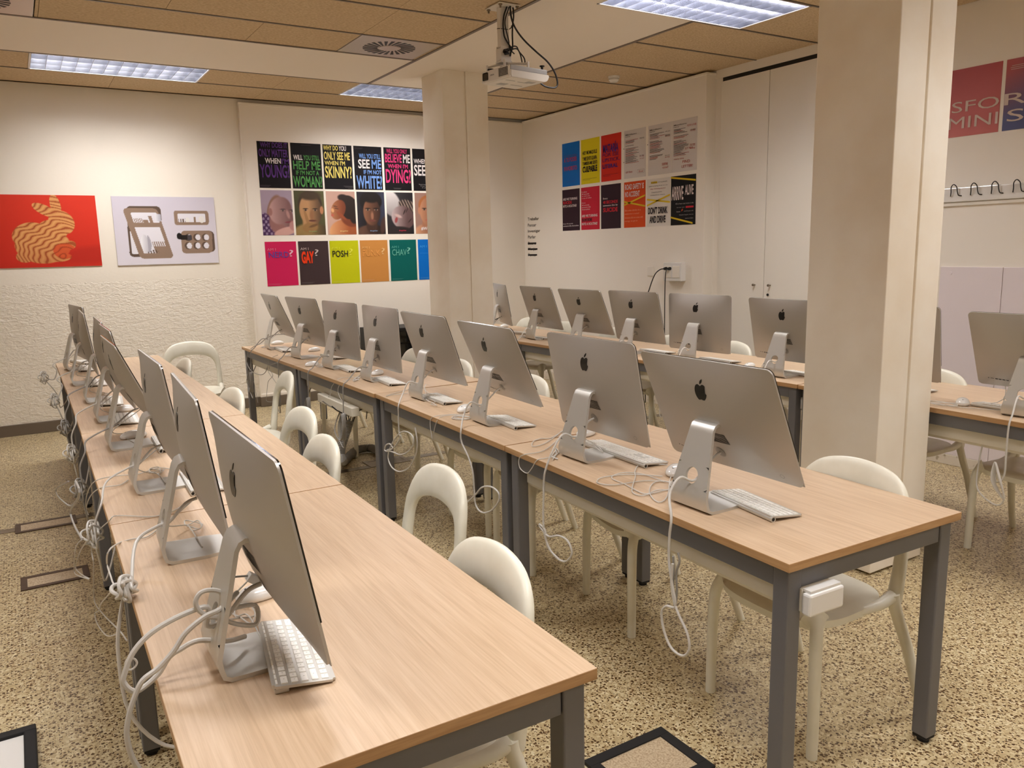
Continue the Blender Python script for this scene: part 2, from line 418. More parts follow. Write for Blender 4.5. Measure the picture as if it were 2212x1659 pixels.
# ---------------------------------------------------------------- cupboards on the right
def cupboard(y0, y1, label, knob_y, lock=False):
    t = empty('cupboard', (XR-.002, (y0+y1)/2, 0)); tag(t, label, 'cupboard', 'tall white wall cupboards'); d = (y1-y0)/2
    bm_obj('carcass', B(-.004, .001, -d, d, .02, 2.93), 'black', t)
    dr = bm_obj('door', B(-.024, -.004, -d+.003, d-.003, .08, 2.879, .0015), 'cabinet_white', t)
    ky = knob_y-(y0+y1)/2; bm = bmesh.new(); cyl(bm, (-.024, ky, 1.178), (-.044, ky, 1.178), .006, .006, 16); cyl(bm, (-.044, ky, 1.178), (-.054, ky, 1.178), .010, .010, 20)
    bm_obj('knob', bm, 'steel', dr)
    if lock:
        bm = bmesh.new(); cyl(bm, (-.024, ky+.022, 1.10), (-.03, ky+.022, 1.10), .011, .010, 20); bm_obj('lock', bm, 'black', dr)
cupboard(4.54, 5.058, 'tall white cupboard with a small knob, next to the poster wall', 4.63)
cupboard(4.02, 4.54, 'tall white cupboard with knob and lock, left of the near pillar', 4.47, True)
cupboard(3.50, 4.02, 'tall white cupboard hidden behind the near square pillar', 3.60)

# ---------------------------------------------------------------- hook rail, low wall panels
t = empty('coat_rack', (XR, 2.6, 0)); tag(t, 'white wall rail with black wire coat hooks at the right edge', 'coat rack')
bm = bmesh.new(); box(bm, -.022, 0, -.9, .62, 1.76, 1.852, .006); bm_obj('rail', bm, 'white_gloss', t)
bm_obj('lower_rail', B(-.012, 0, -.9, .62, 1.735, 1.758, .003), 'cabinet_white', t)
for k in range(8):
    y = .39-.129*k
    P = [(-.022, y+.028, 1.800), (-.03, y+.024, 1.802), (-.035, y+.020, 1.825), (-.04, y+.018, 1.855), (-.045, y, 1.872), (-.04, y-.018, 1.855), (-.034, y-.021, 1.825), (-.03, y-.028, 1.802), (-.022, y-.045, 1.798)]
    bm_obj('hook', T((P, .0032)), 'black', t)
for y0, y1, lb in ((2.66, 3.06, 'pinkish white wall board beside the near pillar, screwed at the top'), (1.2, 2.655, 'wide pinkish white wall board at the right edge under the coat hooks')):
    t = empty('wall_board', (XR, (y0+y1)/2, 0)); tag(t, lb, 'wall board', 'low wall boards on the right wall'); d = (y1-y0)/2
    bm_obj('board', B(-.009, 0, -d, d, .072, 1.34, .001), 'pinkish_panel', t)
    for q in range(3):
        y = d-.26-.22*q if d > .5 else (.13 if q == 0 else None)
        if y is None: continue
        bm = bmesh.new(); cyl(bm, (-.009, y, 1.298), (-.0125, y, 1.298), .011, .010, 16); bm_obj('screw', bm, 'pinkish_panel', t)

# ---------------------------------------------------------------- floor boxes and cable channel
def floorbox(x0, x1, y0, y1, label, fm='bronze_frame', w_=.028, inner='terrazzo', h=.006):
    t = empty('floor_box', ((x0+x1)/2, (y0+y1)/2, 0)); tag(t, label, 'floor box', 'floor outlet boxes'); a, b = (x1-x0)/2, (y1-y0)/2
    bm = bmesh.new()
    for r in ((-a, a, -b, -b+w_), (-a, a, b-w_, b), (-a, -a+w_, -b+w_, b-w_), (a-w_, a, -b+w_, b-w_)): box(bm, *r, .0005, h, .001)
    bm_obj('frame', bm, fm, t); bm_obj('lid', B(-a+w_, a-w_, -b+w_, b-w_, .0005, h*.6), inner, t)
mat('lid_tile', (196, 176, 146), .4, build=noise_tint(160, (170, 146, 116), (208, 190, 160), .35, .6))
floorbox(-.155, .155, 5.125, 5.305, 'bronze framed floor box joined to the metal floor strip', inner='lid_tile')
floorbox(-.135, .155, 4.19, 4.37, 'bronze framed floor box standing alone, nearer to the camera', inner='lid_tile')
floorbox(2.02, 2.33, 5.22, 5.40, 'steel floor box under the middle desk row at the grey hose', 'steel', inner='steel')
floorbox(1.29, 1.60, 1.50, 1.735, 'black framed floor box at the bottom edge, between two desks', 'rubber', .035, 'lid_tile', .012)
bm = bmesh.new(); box(bm, XL, -.156, 5.175, 5.25, 0, .003); box(bm, .156, 2.019, 5.22, 5.29, 0, .003); box(bm, 2.331, 4.9, 5.265, 5.335, 0, .003)
struct('trim_5', bm, 'steel')
t = empty('display_panel', (-.29, 2.70, 0)); tag(t, 'black framed glossy white panel lying at the lower left corner', 'panel')
bm = bmesh.new()
for r in ((-.22, .19, .13, .165), (-.22, .19, -.165, -.13), (.155, .19, -.13, .13), (-.22, -.185, -.13, .13)): box(bm, *r, .001, .03, .004)
bm_obj('frame', bm, 'rubber', t); bm_obj('sheet', B(-.186, .156, -.131, .131, .001, .018), 'white_gloss', t)

# ---------------------------------------------------------------- sockets, switch
t = empty('wall_socket', (XW, 5.47, 1.28)); tag(t, 'white double socket box on the wall with two black plugs', 'wall socket')
bm_obj('box', B(-.065, 0, -.115, .115, -.085, .085, .006), 'white_gloss', t)
bm = bmesh.new()
for a in (.055, -.055): box(bm, -.069, -.064, a-.045, a+.045, -.055, .055, .003)
bm_obj('socket_plate', bm, 'cabinet_white', t)
for a, nm in ((.07, 'a'), (.02, 'b')):
    bm = bmesh.new(); cyl(bm, (-.066, a, .03), (-.095, a, .028), .016, .012, 14); bm_obj('plug', bm, 'black', t)
tag(bm_obj('light_switch', B(XW-.012, XW, 5.78, 5.868, 1.235, 1.325, .004), 'cabinet_white'), 'small square white switch plate left of the socket box', 'switch')
P0 = [(XW-.095, 5.54, 1.308), (XW-.12, 5.57, 1.30), (XW-.13, 5.63, 1.25), (XW-.13, 5.70, 1.12), (XW-.13, 5.745, .98), (XW-.12, 5.76, .5), (XW-.12, 5.76, .02)]
tag(bm_obj('hanging_cable', T((P0, .005)), 'cable_black'), 'black cord curving left and down from the socket box', 'cord', 'cords plugged into the wall socket')
P1 = [(XW-.095, 5.49, 1.308), (XW-.115, 5.495, 1.28), (XW-.12, 5.50, 1.1), (XW-.12, 5.50, .5), (XW-.12, 5.52, .02)]
tag(bm_obj('hanging_cable', T((P1, .0045)), 'cable_black'), 'black cord hanging straight down from the socket box', 'cord', 'cords plugged into the wall socket')

# black equipment cabinet against the back wall
t = empty('equipment_cabinet', (3.33, 7.72, 0)); tag(t, 'black equipment cabinet standing against the poster wall', 'cabinet')
bm_obj('body', B(-.28, .26, -.10, .29, .03, .735, .006), 'black', t)
for k in range(5): bm_obj('drawer_front', B(-.27, .25, -.112, -.099, .06+k*.13, .18+k*.13, .004), 'black_gloss', t)
# ================================================================ PRINTS ON THE WALLS
_tc = {}
def glyphs(s, off=0.0):
    """outline of a line of text as vertices and faces, fitted to the unit square"""
    k = (s, off)
    if k in _tc: return _tc[k]
    cu = bpy.data.curves.new('t', 'FONT'); cu.body = s; cu.offset = off; cu.resolution_u = 3
    o = bpy.data.objects.new('t', cu); C.objects.link(o); bpy.context.view_layer.update()
    me = o.evaluated_get(bpy.context.evaluated_depsgraph_get()).to_mesh()
    vs = [tuple(v.co) for v in me.vertices]; fs = [tuple(p.vertices) for p in me.polygons]
    bpy.data.objects.remove(o); bpy.data.curves.remove(cu)
    x0, x1 = min(v[0] for v in vs), max(v[0] for v in vs); y0, y1 = min(v[1] for v in vs), max(v[1] for v in vs)
    _tc[k] = ([((v[0]-x0)/(x1-x0), (v[1]-y0)/max(y1-y0, 1e-6)) for v in vs], fs); return _tc[k]
def flat(name, col): return mat(name, col, .6, spec=.2)
class Sheet:
    """flat print: origin at lower left, u to the viewer's right, v up, n towards the viewer"""
    def __init__(s, name, O, U, N, w, h, label, cat, group=None, thick=.0012, skew=0):
        s.O, s.U, s.N, s.w, s.h = Vector(O), Vector(U), Vector(N), w, h; s.V = Vector((0, 0, 1))
        s.e = empty(name, O); tag(s.e, label, cat, group); s.th = thick
    def P(s, a, b, d=0): return s.U*(a*s.w)+s.V*(b*s.h)+s.N*d
    def paper(s, col, m=None, curl=.004):
        bm = bmesh.new(); nx, nz = 4, 8; g = {}
        for i in range(nx+1):
            for j in range(nz+1):
                a, b = i/nx, j/nz; d = s.th+curl*(abs(2*b-1)**4)*.5*(a if curl < 0 else 1-a)*.6
                g[i, j] = bm.verts.new(s.P(a, b, abs(d)))
        for i in range(nx):
            for j in range(nz): bm.faces.new((g[i, j], g[i+1, j], g[i+1, j+1], g[i, j+1])).smooth = True
        rim = [g[i, 0] for i in range(nx+1)]+[g[nx, j] for j in range(1, nz+1)]+[g[i, nz] for i in range(nx-1, -1, -1)]+[g[0, j] for j in range(nz-1, 0, -1)]
        bk = [bm.verts.new(v.co-s.N*(v.co.dot(s.N)-.0001)) for v in rim]
        for i in range(len(rim)): bm.faces.new((rim[i], bk[i], bk[(i+1) % len(rim)], rim[(i+1) % len(rim)]))
        bm_obj('paper', bm, m or flat('paper_%d_%d_%d' % col, col).name, s.e)
    def text(s, items, name='lettering'):
        """items: (string, x0, x1, y0, y1, colour[, weight])"""
        bm = bmesh.new(); cols = []
        for it in items:
            st, a0, a1, b0, b1, col = it[:6]; off = it[6] if len(it) > 6 else 0
            if col not in cols: cols.append(col)
            if st in ('#', '/', '\\', 'o'):
                if st == '#': q = [(a0, b0), (a1, b0), (a1, b1), (a0, b1)]
                elif st == '/': t_ = .035; q = [(a0, b0), (a0, b0+t_), (a1, b1+t_), (a1, b1)]
                elif st == '\\': t_ = .035; q = [(a0, b1), (a1, b0), (a1, b0+t_), (a0, b1+t_)]
                else: q = [((a0+a1)/2+(a1-a0)/2*math.cos(t*PI/8), (b0+b1)/2+(b1-b0)/2*math.sin(t*PI/8)) for t in range(16)]
                f = bm.faces.new([bm.verts.new(s.P(a, b, s.th+.0034)) for a, b in q]); f.material_index = cols.index(col); continue
            vs, fs = glyphs(st, off); ve = [bm.verts.new(s.P(a0+(a1-a0)*x, b0+(b1-b0)*y, s.th+.0036)) for x, y in vs]
            for f in fs:
                try: ff = bm.faces.new([ve[i] for i in f]); ff.material_index = cols.index(col)
                except ValueError: pass
        me = bpy.data.meshes.new(name); bm.to_mesh(me); bm.free()
        o = link(name, me, [flat('ink_%d_%d_%d' % c, c).name for c in cols], s.e); return o
    def paint(s, fn, nx, nz, name='picture'):
        bm = bmesh.new(); g = [[bm.verts.new(s.P(i/nx, j/nz, s.th)) for j in range(nz+1)] for i in range(nx+1)]
        for i in range(nx):
            for j in range(nz): bm.faces.new((g[i][j], g[i+1][j], g[i+1][j+1], g[i][j+1]))
        a, b, c, d = g[0][0], g[nx][0], g[nx][nz], g[0][nz]
        bk = [bm.verts.new(v.co-s.N*(s.th-.0001)) for v in (a, b, c, d)]
        for i, (p, q) in enumerate(((a, b), (b, c), (c, d), (d, a))): bm.faces.new((q, p, bk[i], bk[(i+1) % 4]))
        bm.verts.index_update(); co = [(i/nx, j/nz) for i in range(nx+1) for j in range(nz+1)]+[(.5, .5)]*4
        me = bpy.data.meshes.new(name); bm.to_mesh(me); bm.free()
        at_ = me.color_attributes.new('Col', 'FLOAT_COLOR', 'POINT')
        for i, (a, b) in enumerate(co): at_.data[i].color = (*s2l(tuple(max(0, min(255, x)) for x in fn(a, b))), 1)
        return link(name, me, 'paint_vcol', s.e)
def mixc(a, b, t): t = max(0, min(1, t)); return tuple(x+(y-x)*t for x, y in zip(a, b))
def ell(x, y, cx, cy, rx, ry, rot=0, soft=.06):
    """coverage of a soft ellipse"""
    c, s = math.cos(rot), math.sin(rot); dx, dy = x-cx, y-cy; u, v = (c*dx+s*dy)/rx, (-s*dx+c*dy)/ry
    return max(0, min(1, (1-math.sqrt(u*u+v*v))/soft+.5))
def pic(bg, layers):
    def fn(a, b):
        y = b*1.42; c = bg(a, y) if callable(bg) else bg
        for l in layers:
            cx, cy, rx, ry, rot, soft, col = l; t = ell(a, y, cx, cy, rx, ry, rot, soft)
            if t > 0: c = mixc(c, col(a, y) if callable(col) else col, t)
        return c
    return fn
def skin(lit, dark, lx, k=1.6): return lambda a, y: mixc(lit, dark, .5+(a-lx)*k)
def W1(x0, z0, w_, h_, **k): return Sheet('poster', (x0, YW1-.0005, z0), (1, 0, 0), (0, -1, 0), w_, h_, **k)
def W2(y0, z0, w_, h_, x=None, **k): return Sheet('poster', ((x or XW)-.0005, y0, z0), (0, -1, 0), (-1, 0, 0), w_, h_, **k)

# ---- back wall, row 1: black question posters
K = (22, 18, 22); WH = (236, 228, 226)
G1 = 'black question posters in the top row'
PU, GR, YE, BL, PK = (96, 58, 132), (84, 150, 78), (232, 212, 112), (118, 158, 224), (220, 62, 122)
def q(x, rows, lab, small):
    s = W1(x, 2.163, .308, .44, label=lab, cat='poster', group=None); s.paper(K); it = []
    for r in rows: it.append(r)
    s.text(it+small); return s
b = .02
q(2.123, [('WHY DOES IT', .10, .96, .87, .985, PU, b), ('ONLY MATTER', .04, .96, .67, .84, PU, b), ('WHEN', .22, .72, .53, .645, WH, b), ("I'M", .74, .99, .53, .645, PU, b), ('YOUNG?', .04, .985, .22, .51, PU, b)],
  'black poster asking in purple WHY DOES IT ONLY MATTER WHEN I\'M YOUNG', [('#', .02, .35, .05, .056, (90, 80, 90)), ('#', .02, .30, .03, .036, (90, 80, 90))])
q(2.45, [('WILL', .07, .37, .63, .74, WH, b), ('YOU STILL', .40, .93, .63, .74, GR, b), ('HELP ME', .05, .95, .42, .61, GR, b), ("IF I'M NOT A", .13, .89, .30, .40, GR, b), ('WOMAN?', .02, .98, .03, .28, GR, b)],
  'black poster asking in green WILL YOU STILL HELP ME', [('#', .35, .68, .955, .96, (70, 60, 66))])
q(2.777, [('WHY DO', .02, .52, .87, .98, YE, b), ('YOU', .55, .80, .87, .98, WH, b), ('ONLY SEE ME', .03, .92, .66, .84, YE, b), ("WHEN I'M", .04, .74, .54, .64, YE, b), ('SKINNY?', .04, .96, .25, .52, YE, b)],
  'black poster asking in yellow WHY DO YOU ONLY SEE ME WHEN I\'M SKINNY', [('#', .65, .97, .07, .076, (110, 104, 104)), ('#', .7, .97, .045, .05, (110, 104, 104)), ('#', .8, .97, .022, .027, (110, 104, 104))])
q(3.105, [('WILL YOU STILL', .18, .95, .72, .83, BL, b), ('SEE', .14, .55, .49, .70, WH, b), ('ME', .62, .96, .49, .70, BL, b), ("IF I'M NOT", .32, .96, .36, .46, BL, b), ('WHITE?', .05, .97, .02, .33, BL, b)],
  'black poster asking in blue WILL YOU STILL SEE ME', [('#', .02, .33, .955, .96, (80, 72, 76)), ('#', .02, .3, .935, .94, (80, 72, 76))])
q(3.437, [('WILL YOU ONLY', .10, .87, .87, .97, PK, b), ('BELIEVE', .04, .66, .65, .85, PK, b), ('ME', .71, .97, .65, .85, WH, b), ("WHEN I'M", .13, .88, .52, .62, PK, b), ('DYING?', .04, .98, .17, .50, PK, b)],
  'black poster asking in pink WILL YOU ONLY BELIEVE ME WHEN I\'M DYING', [('#', .3, .6, .05, .056, (110, 104, 104)), ('#', .33, .57, .03, .036, (110, 104, 104))])
q(3.768, [('WHEN WILL', .04, .96, .65, .76, WH, b), ('SEE ME', .04, .96, .36, .62, WH, b), ('Seeing does not', .2, .85, .14, .165, (170, 164, 164)), ('They are there', .25, .8, .10, .125, (170, 164, 164)), ('if you look', .32, .8, .06, .085, (170, 164, 164))],
  'black poster with white lettering, cut off by the far pillar', [])

# ---- back wall, row 2: portraits of unnamed people
G2 = None
tx = lambda c: [('#MESSAGE', .42, .70, .065, .095, c)]
def portrait(x, fn, lab, tcol=None):
    s = W1(x, 1.705, .308, .437, label=lab, cat='poster', group=G2); s.paint(fn, 60, 86)
    if tcol: s.text([('#together', .42, .70, .06, .10, tcol)])
    return s
eye = lambda x, y, r=0, c=(40, 26, 24), s=1.0: [(x, y+.045*s, .085*s, .016*s, r, .8, c), (x, y, .06*s, .024*s, r, .6, (150, 126, 112)), (x, y, .027*s, .026*s, r, .5, c)]
sk1 = skin((196, 156, 150), (128, 92, 92), .55)
portrait(2.123, pic(lambda a, y: mixc((168, 150, 168), (140, 118, 138), 1-y), [
    (.42, .78, .24, .50, -.25, .15, (146, 108, 92)), (.10, .30, .30, .42, .4, .2, lambda a, y: (70, 34, 84) if math.sin(40*a)*math.sin(33*y) > -.2 else (150, 130, 160)),
    (.50, .40, .28, .35, 0, .2, (150, 104, 100)), (.60, .78, .36, .44, -.3, .12, sk1), (.80, .55, .22, .30, .2, .2, sk1), (.28, .74, .06, .12, 0, .3, (160, 112, 106)),
    (.84, .66, .05, .14, .25, .6, (178, 134, 128)), (.86, .42, .13, .022, .1, .6, (132, 58, 66)), (.74, .12, .40, .13, .25, .2, (206, 160, 150)), (1.0, .30, .14, .16, 0, .3, (186, 134, 130))]
    + eye(.68, .78, 0, (70, 54, 60)) + eye(.98, .76, 0, (70, 54, 60))), 'portrait poster of an older person with swept back hair resting on a hand')
sk2 = skin((186, 140, 96), (58, 40, 28), .72, 1.9)
portrait(2.452, pic(lambda a, y: mixc((54, 56, 30), (92, 90, 52), a*.6+y*.3), [
    (.52, .05, .62, .34, 0, .2, skin((150, 122, 72), (44, 36, 20), .8, 1.4)), (.50, .42, .26, .3, 0, .25, sk2), (.52, .98, .40, .44, 0, .1, (60, 44, 30)), (.53, .80, .375, .52, .05, .1, sk2),
    (.90, .80, .06, .13, 0, .3, (190, 130, 90)), (.53, 1.26, .34, .14, 0, .5, (70, 52, 34)), (.56, .64, .07, .16, 0, .6, (150, 104, 70)), (.56, .46, .14, .03, 0, .5, (96, 50, 40)),
    (.40, .46, .05, .40, .25, .3, (160, 118, 74)), (.48, .24, .26, .16, .1, .3, (150, 112, 66)), (.60, .30, .16, .04, .3, .5, (110, 78, 46))]
    + eye(.36, .80, 0, (24, 16, 12)) + eye(.68, .80, 0, (24, 16, 12))), 'portrait poster of a short haired person with a finger at the cheek', (140, 180, 120))
sk3 = skin((228, 172, 122), (120, 56, 30), .2, 1.3)
portrait(2.783, pic(lambda a, y: mixc((206, 166, 150), (186, 148, 134), a), [
    (.62, .08, .56, .42, 0, .08, skin((238, 180, 128), (160, 84, 44), .35, 1.2)), (.78, .52, .34, .24, -.5, .2, sk3), (.76, .90, .34, .40, .35, .06, (34, 20, 18)), (.94, .62, .16, .26, 0, .2, (34, 20, 18)), (.60, 1.20, .20, .12, -.2, .3, (34, 20, 18)),
    (.40, .82, .24, .34, -.45, .10, sk3), (.20, .80, .05, .07, .3, .4, (226, 168, 118)), (.19, .64, .05, .045, 0, .5, (188, 96, 74)), (.34, .86, .07, .014, -.2, .7, (70, 36, 26)), (.30, .93, .08, .014, -.2, .7, (70, 36, 26)), (.50, .62, .05, .2, .9, .6, (150, 74, 42))]),
    'portrait poster of a dark haired person in profile over a bare shoulder', (240, 220, 150))
sk4 = skin((132, 88, 64), (52, 30, 22), .55, 1.8)
portrait(3.112, pic(lambda a, y: mixc((22, 18, 24), (58, 66, 90), max(0, 1-abs(a-.95)*2.2)*.8+max(0, .3-a)*.9), [
    (.48, .10, .52, .22, 0, .2, skin((96, 66, 52), (34, 20, 16), .5)), (.50, .32, .20, .30, 0, .25, (64, 40, 30)), (.50, 1.10, .40, .32, 0, .1, (16, 10, 10)), (.52, .76, .31, .46, 0, .12, sk4),
    (.52, 1.22, .30, .16, 0, .4, (18, 11, 11)), (.53, .62, .05, .14, 0, .7, (150, 102, 78)), (.53, .46, .13, .035, 0, .5, (110, 60, 52)), (.53, .455, .12, .006, 0, .5, (40, 20, 18)), (.92, .30, .10, .30, -.2, .4, (70, 46, 40))]
    + eye(.38, .82, 0, (14, 8, 8), 1.1) + eye(.68, .82, 0, (14, 8, 8), 1.1)), 'portrait poster of a person looking straight ahead on dark blue', (150, 190, 230))
sk5 = skin((222, 206, 204), (96, 72, 72), .35, 1.2)
portrait(3.443, pic(lambda a, y: mixc((26, 24, 30), (80, 76, 78), (1-a)*y*.6), [
    (.16, 1.05, .34, .50, .5, .15, lambda a, y: mixc((150, 142, 142), (232, 226, 224), y-.6)), (.80, .96, .36, .20, -.3, .2, lambda a, y: (150, 132, 120) if math.sin(60*a+30*y) > .3 else (52, 40, 38)),
    (.60, .56, .44, .40, -.5, .10, sk5), (.34, .48, .05, .10, -.3, .5, (150, 64, 66)), (.42, .62, .05, .14, 1.2, .7, (196, 166, 160)), (.66, .76, .10, .022, 1.1, .6, (50, 36, 36)), (.86, .46, .10, .022, .8, .6, (60, 42, 42)), (.76, .82, .10, .014, 1.1, .6, (40, 28, 28)), (.40, .12, .5, .14, 0, .3, (40, 32, 34))]),
    'portrait poster of a pale person lying on one side', (220, 60, 90))
sk6 = skin((214, 158, 122), (132, 84, 62), .4, 1.2)
s = portrait(3.774, pic((158, 122, 108), [(.55, .06, .6, .3, 0, .2, sk6), (.5, .35, .24, .3, 0, .2, (170, 116, 88)), (.52, 1.0, .38, .34, 0, .12, (170, 104, 60)), (.52, .78, .34, .48, 0, .1, sk6), (.52, .64, .05, .14, 0, .6, (226, 170, 134)), (.52, .48, .13, .03, 0, .5, (176, 92, 80)), (.16, .80, .05, .12, 0, .4, (190, 130, 100))]
    + eye(.36, .84) + eye(.68, .84)), 'portrait poster of a ginger haired person, cut off by the far pillar')
s.text([('#WeAreOne', .2, .98, .08, .17, WH, .02)])

# ---- back wall, row 3: coloured AM I posters
def am(x, col, top, word, wc, wbox, qx, qc, lab, wt=0, extra=()):
    s = W1(x, 1.205, .312, .438, label=lab, cat='poster', group=None); s.paper(col)
    it = [('AM I', .06, .33, .80, .855, top)]
    if word: it.append((word, *wbox, wc, wt))
    it.append(('?', qx, qx+.13, .66, .81, qc)); it += list(extra)
    it += [('#', .04, .46, .05, .055, mixi(col)), ('#', .04, .40, .032, .037, mixi(col))]
    s.text(it)
def mixi(c): return tuple(int(x+(230-x)*.35) for x in c)
am(2.13, (206, 32, 88), (214, 120, 150), 'NERD', (84, 74, 168), (.10, .74, .64, .77), .76, (226, 180, 196), 'crimson poster asking AM I NERD', 0)
am(2.463, (66, 50, 52), (200, 180, 176), 'GAY', (232, 62, 22), (.08, .50, .49, .77), .53, (200, 184, 180), 'dark brown poster asking AM I GAY in orange red', .05)
am(2.79, (196, 200, 14), (222, 226, 60), 'POSH', (34, 34, 30), (.08, .62, .62, .77), .66, (226, 228, 70), 'lime yellow poster asking AM I POSH', .01)
am(3.12, (204, 140, 70), (230, 180, 110), 'PUNK', (226, 158, 84), (.08, .72, .62, .77), .76, (232, 190, 130), 'tan orange poster asking AM I PUNK in thin letters')
am(3.456, (0, 98, 92), (90, 176, 160), 'CHAV', (110, 190, 170), (.08, .62, .62, .77), .64, (120, 196, 178), 'teal green poster asking AM I CHAV')
am(3.79, (0, 112, 208), (70, 170, 236), None, None, None, .6, (70, 170, 236), 'bright blue poster, cut off by the far pillar', extra=[('#', .06, .9, .66, .664, (70, 170, 236))])

# ---- right wall: twelve posters
def w2(y, top, col, lab): 
    s = W2(y, 2.17 if top else 1.70, .315, .452 if top else .437, label=lab, cat='poster', group=None); s.paper(col, curl=-.012); return s
RB = (190, 70, 100); BK = (30, 22, 34)
s = w2(7.265, 1, (8, 108, 196), 'bright blue poster with red lettering, top left of the twelve'); s.text([('TU CUERPO ESPERA', .12, .86, .66, .72, (90, 90, 150)), ('A TU PODER', .12, .86, .56, .66, RB, .02), ('Y TU SEGURIDAD', .12, .86, .48, .53, (60, 90, 170)), ('FAVORITO', .12, .86, .36, .46, RB, .02), ('#', .2, .75, .11, .116, (60, 90, 170)), ('#', .26, .7, .085, .09, (60, 90, 170))])
s = w2(6.925, 1, (226, 208, 22), 'yellow poster ending in the word CULPABLE'); s.text([('HOY ME MAQUILLE', .10, .88, .64, .74, BK, .02), ('Y ME SENTI GUAPA.', .10, .88, .52, .61, BK, .02), ('TAMBIEN ME SENTI', .10, .88, .42, .50, BK, .02), ('CULPABLE', .10, .88, .26, .40, BK, .04), ('#', .1, .86, .11, .116, (90, 80, 30)), ('#', .1, .5, .085, .09, (90, 80, 30))])
s = w2(6.585, 1, (214, 46, 26), 'red orange poster saying MATARIA POR ESE LIPSTICK LITERAL'); MB = (96, 28, 96); s.text([('MATARÍA', .10, .88, .62, .84, (70, 34, 120), .03), ('POR ESE', .08, .90, .53, .61, MB), ('LIPSTICK,', .08, .94, .41, .50, MB, .01), ('LITERAL', .08, .85, .28, .37, (70, 34, 120), .03), ('#', .1, .86, .14, .146, (130, 30, 40)), ('#', .1, .5, .11, .116, (130, 30, 40))])
GY = (60, 54, 56); RD = (176, 52, 48)
def note(y, lab, extra, seed):
    rr = random.Random(seed); s = w2(y, 1, (218, 212, 208), lab); it = [('Manifesto', .08, .6, .895, .92, GY, .01), ('Draft text', .08, .3, .86, .88, GY, .01)]
    v = .82
    while v > .30:
        if rr.random() < .16: v -= .035
        it.append(('#', .08, rr.uniform(.35, .72), v, v+.007, GY if rr.random() < .75 else RD))
        if rr.random() < .3: it.append(('%s' % rr.choice(['no way', 'ok yes', 'cut', 'more']), .74, .94, v-.01, v+.02, RD if rr.random() < .7 else GY))
        v -= .019
    s.text(it+extra)
note(6.225, 'white page of corrected notes, left of the three in the top row', [('#', .64, .95, .085, .088, GY), ('#', .64, .95, .155, .158, GY), ('#', .64, .644, .085, .158, GY), ('#', .946, .95, .085, .158, GY), ('final', .7, .9, .10, .14, RD), ('ok then', .1, .4, .11, .16, RD), ('o', -.02, .01, .62, .64, BK), ('o', -.02, .01, .34, .36, BK)], 1)
note(5.875, 'white page of corrected notes with a circled remark, middle of three', [('some', .62, .85, .17, .22, RD), ('time!', .64, .88, .11, .15, RD), ('o', -.03, 0, .62, .64, BK)], 2)
note(5.555, 'white page of corrected notes with large red writing, top right', [('NOW A WEB', .62, .97, .84, .88, RD), ('IS IT MINE', .55, .85, .41, .45, RD), ('FIND', .45, .75, .16, .21, RD), ('LETTER!', .42, .86, .07, .12, RD), ('more time', .1, .5, .24, .27, RD)], 3)
DP = (50, 28, 40); RR = (206, 44, 56); SW = (228, 214, 212)
s = w2(7.27, 0, DP, 'dark plum poster asking ARE WE TURNING SUICIDE INTO A ROUTINE'); s.text([('ARE WE TURNING', .05, .88, .74, .80, SW, .02), ('SUICIDE', .05, .56, .65, .72, RR, .03), ('INTO A ROUTINE?', .05, .84, .57, .63, SW, .02), ('Every 40 seconds', .05, .62, .15, .185, SW, .01), ('someone kills themselves', .05, .95, .10, .135, SW, .01)])
s = w2(6.93, 0, (200, 32, 56), 'crimson red poster with a small cup of coffee text'); s.text([('It takes', .06, .34, .88, .91, SW), ('40 seconds', .06, .46, .83, .86, SW), ('to make you', .06, .5, .78, .81, SW), ('a cup of coffee', .06, .58, .73, .76, SW), ('Every', .06, .26, .62, .65, SW), ('40 seconds', .06, .46, .57, .60, SW), ('someone kills', .06, .54, .52, .55, SW), ('themselves', .06, .50, .47, .50, SW), ('ARE WE TURNING', .05, .9, .30, .36, SW, .02), ('SUICIDE', .05, .6, .20, .27, DP, .03), ('INTO A ROUTINE?', .05, .9, .11, .17, SW, .02)])
s = w2(6.59, 0, DP, 'dark plum poster saying 40 SECONDS in the middle of the lower row'); s.text([('Every', .12, .36, .66, .71, SW, .01), ('40 SECONDS', .12, .86, .57, .64, RR, .03), ('someone dies by', .12, .86, .50, .55, SW, .01), ('SUICIDE', .12, .86, .38, .48, RR, .03)])
OR = (218, 78, 24); YT = (222, 190, 40)
s = w2(6.225, 0, OR, 'orange poster saying ROAD SAFETY IS NO ACCIDENT with crossed tape'); s.text([('/', 0, 1, .48, .66, YT), ('\\', 0, 1, .43, .56, YT), ('ROAD SAFETY IS', .06, .94, .83, .95, SW, .02), ('NO ACCIDENT', .06, .75, .67, .79, SW, .02), ('She who drinks in a', .05, .8, .36, .40, (240, 170, 130)), ('pedestrian is rushed', .05, .72, .28, .32, (240, 170, 130)), ('Someone did not come with', .05, .9, .20, .24, (240, 170, 130)), ('energy, to get in', .05, .65, .12, .16, (240, 170, 130))])
s = w2(5.885, 0, (226, 220, 212), 'white poster saying DON\'T DRINK AND DRIVE under crossed yellow tape'); s.text([('/', .0, 1, .43, .62, YT), ('\\', .0, 1, .47, .56, YT), ('#', .18, .45, .90, .94, YT), ('1 million', .2, .44, .905, .935, BK), ('young people', .48, .88, .905, .935, BK), ('admit to having driven in a car', .08, .9, .83, .86, GY), ('after drinking alcohol.', .15, .82, .77, .80, RD), ('2 hospital patients,', .2, .66, .70, .73, GY), ('consequences remains.', .15, .8, .64, .67, GY), ("DON'T DRINK", .06, .90, .26, .41, BK, .03), ('AND DRIVE', .12, .82, .07, .22, BK, .03)])
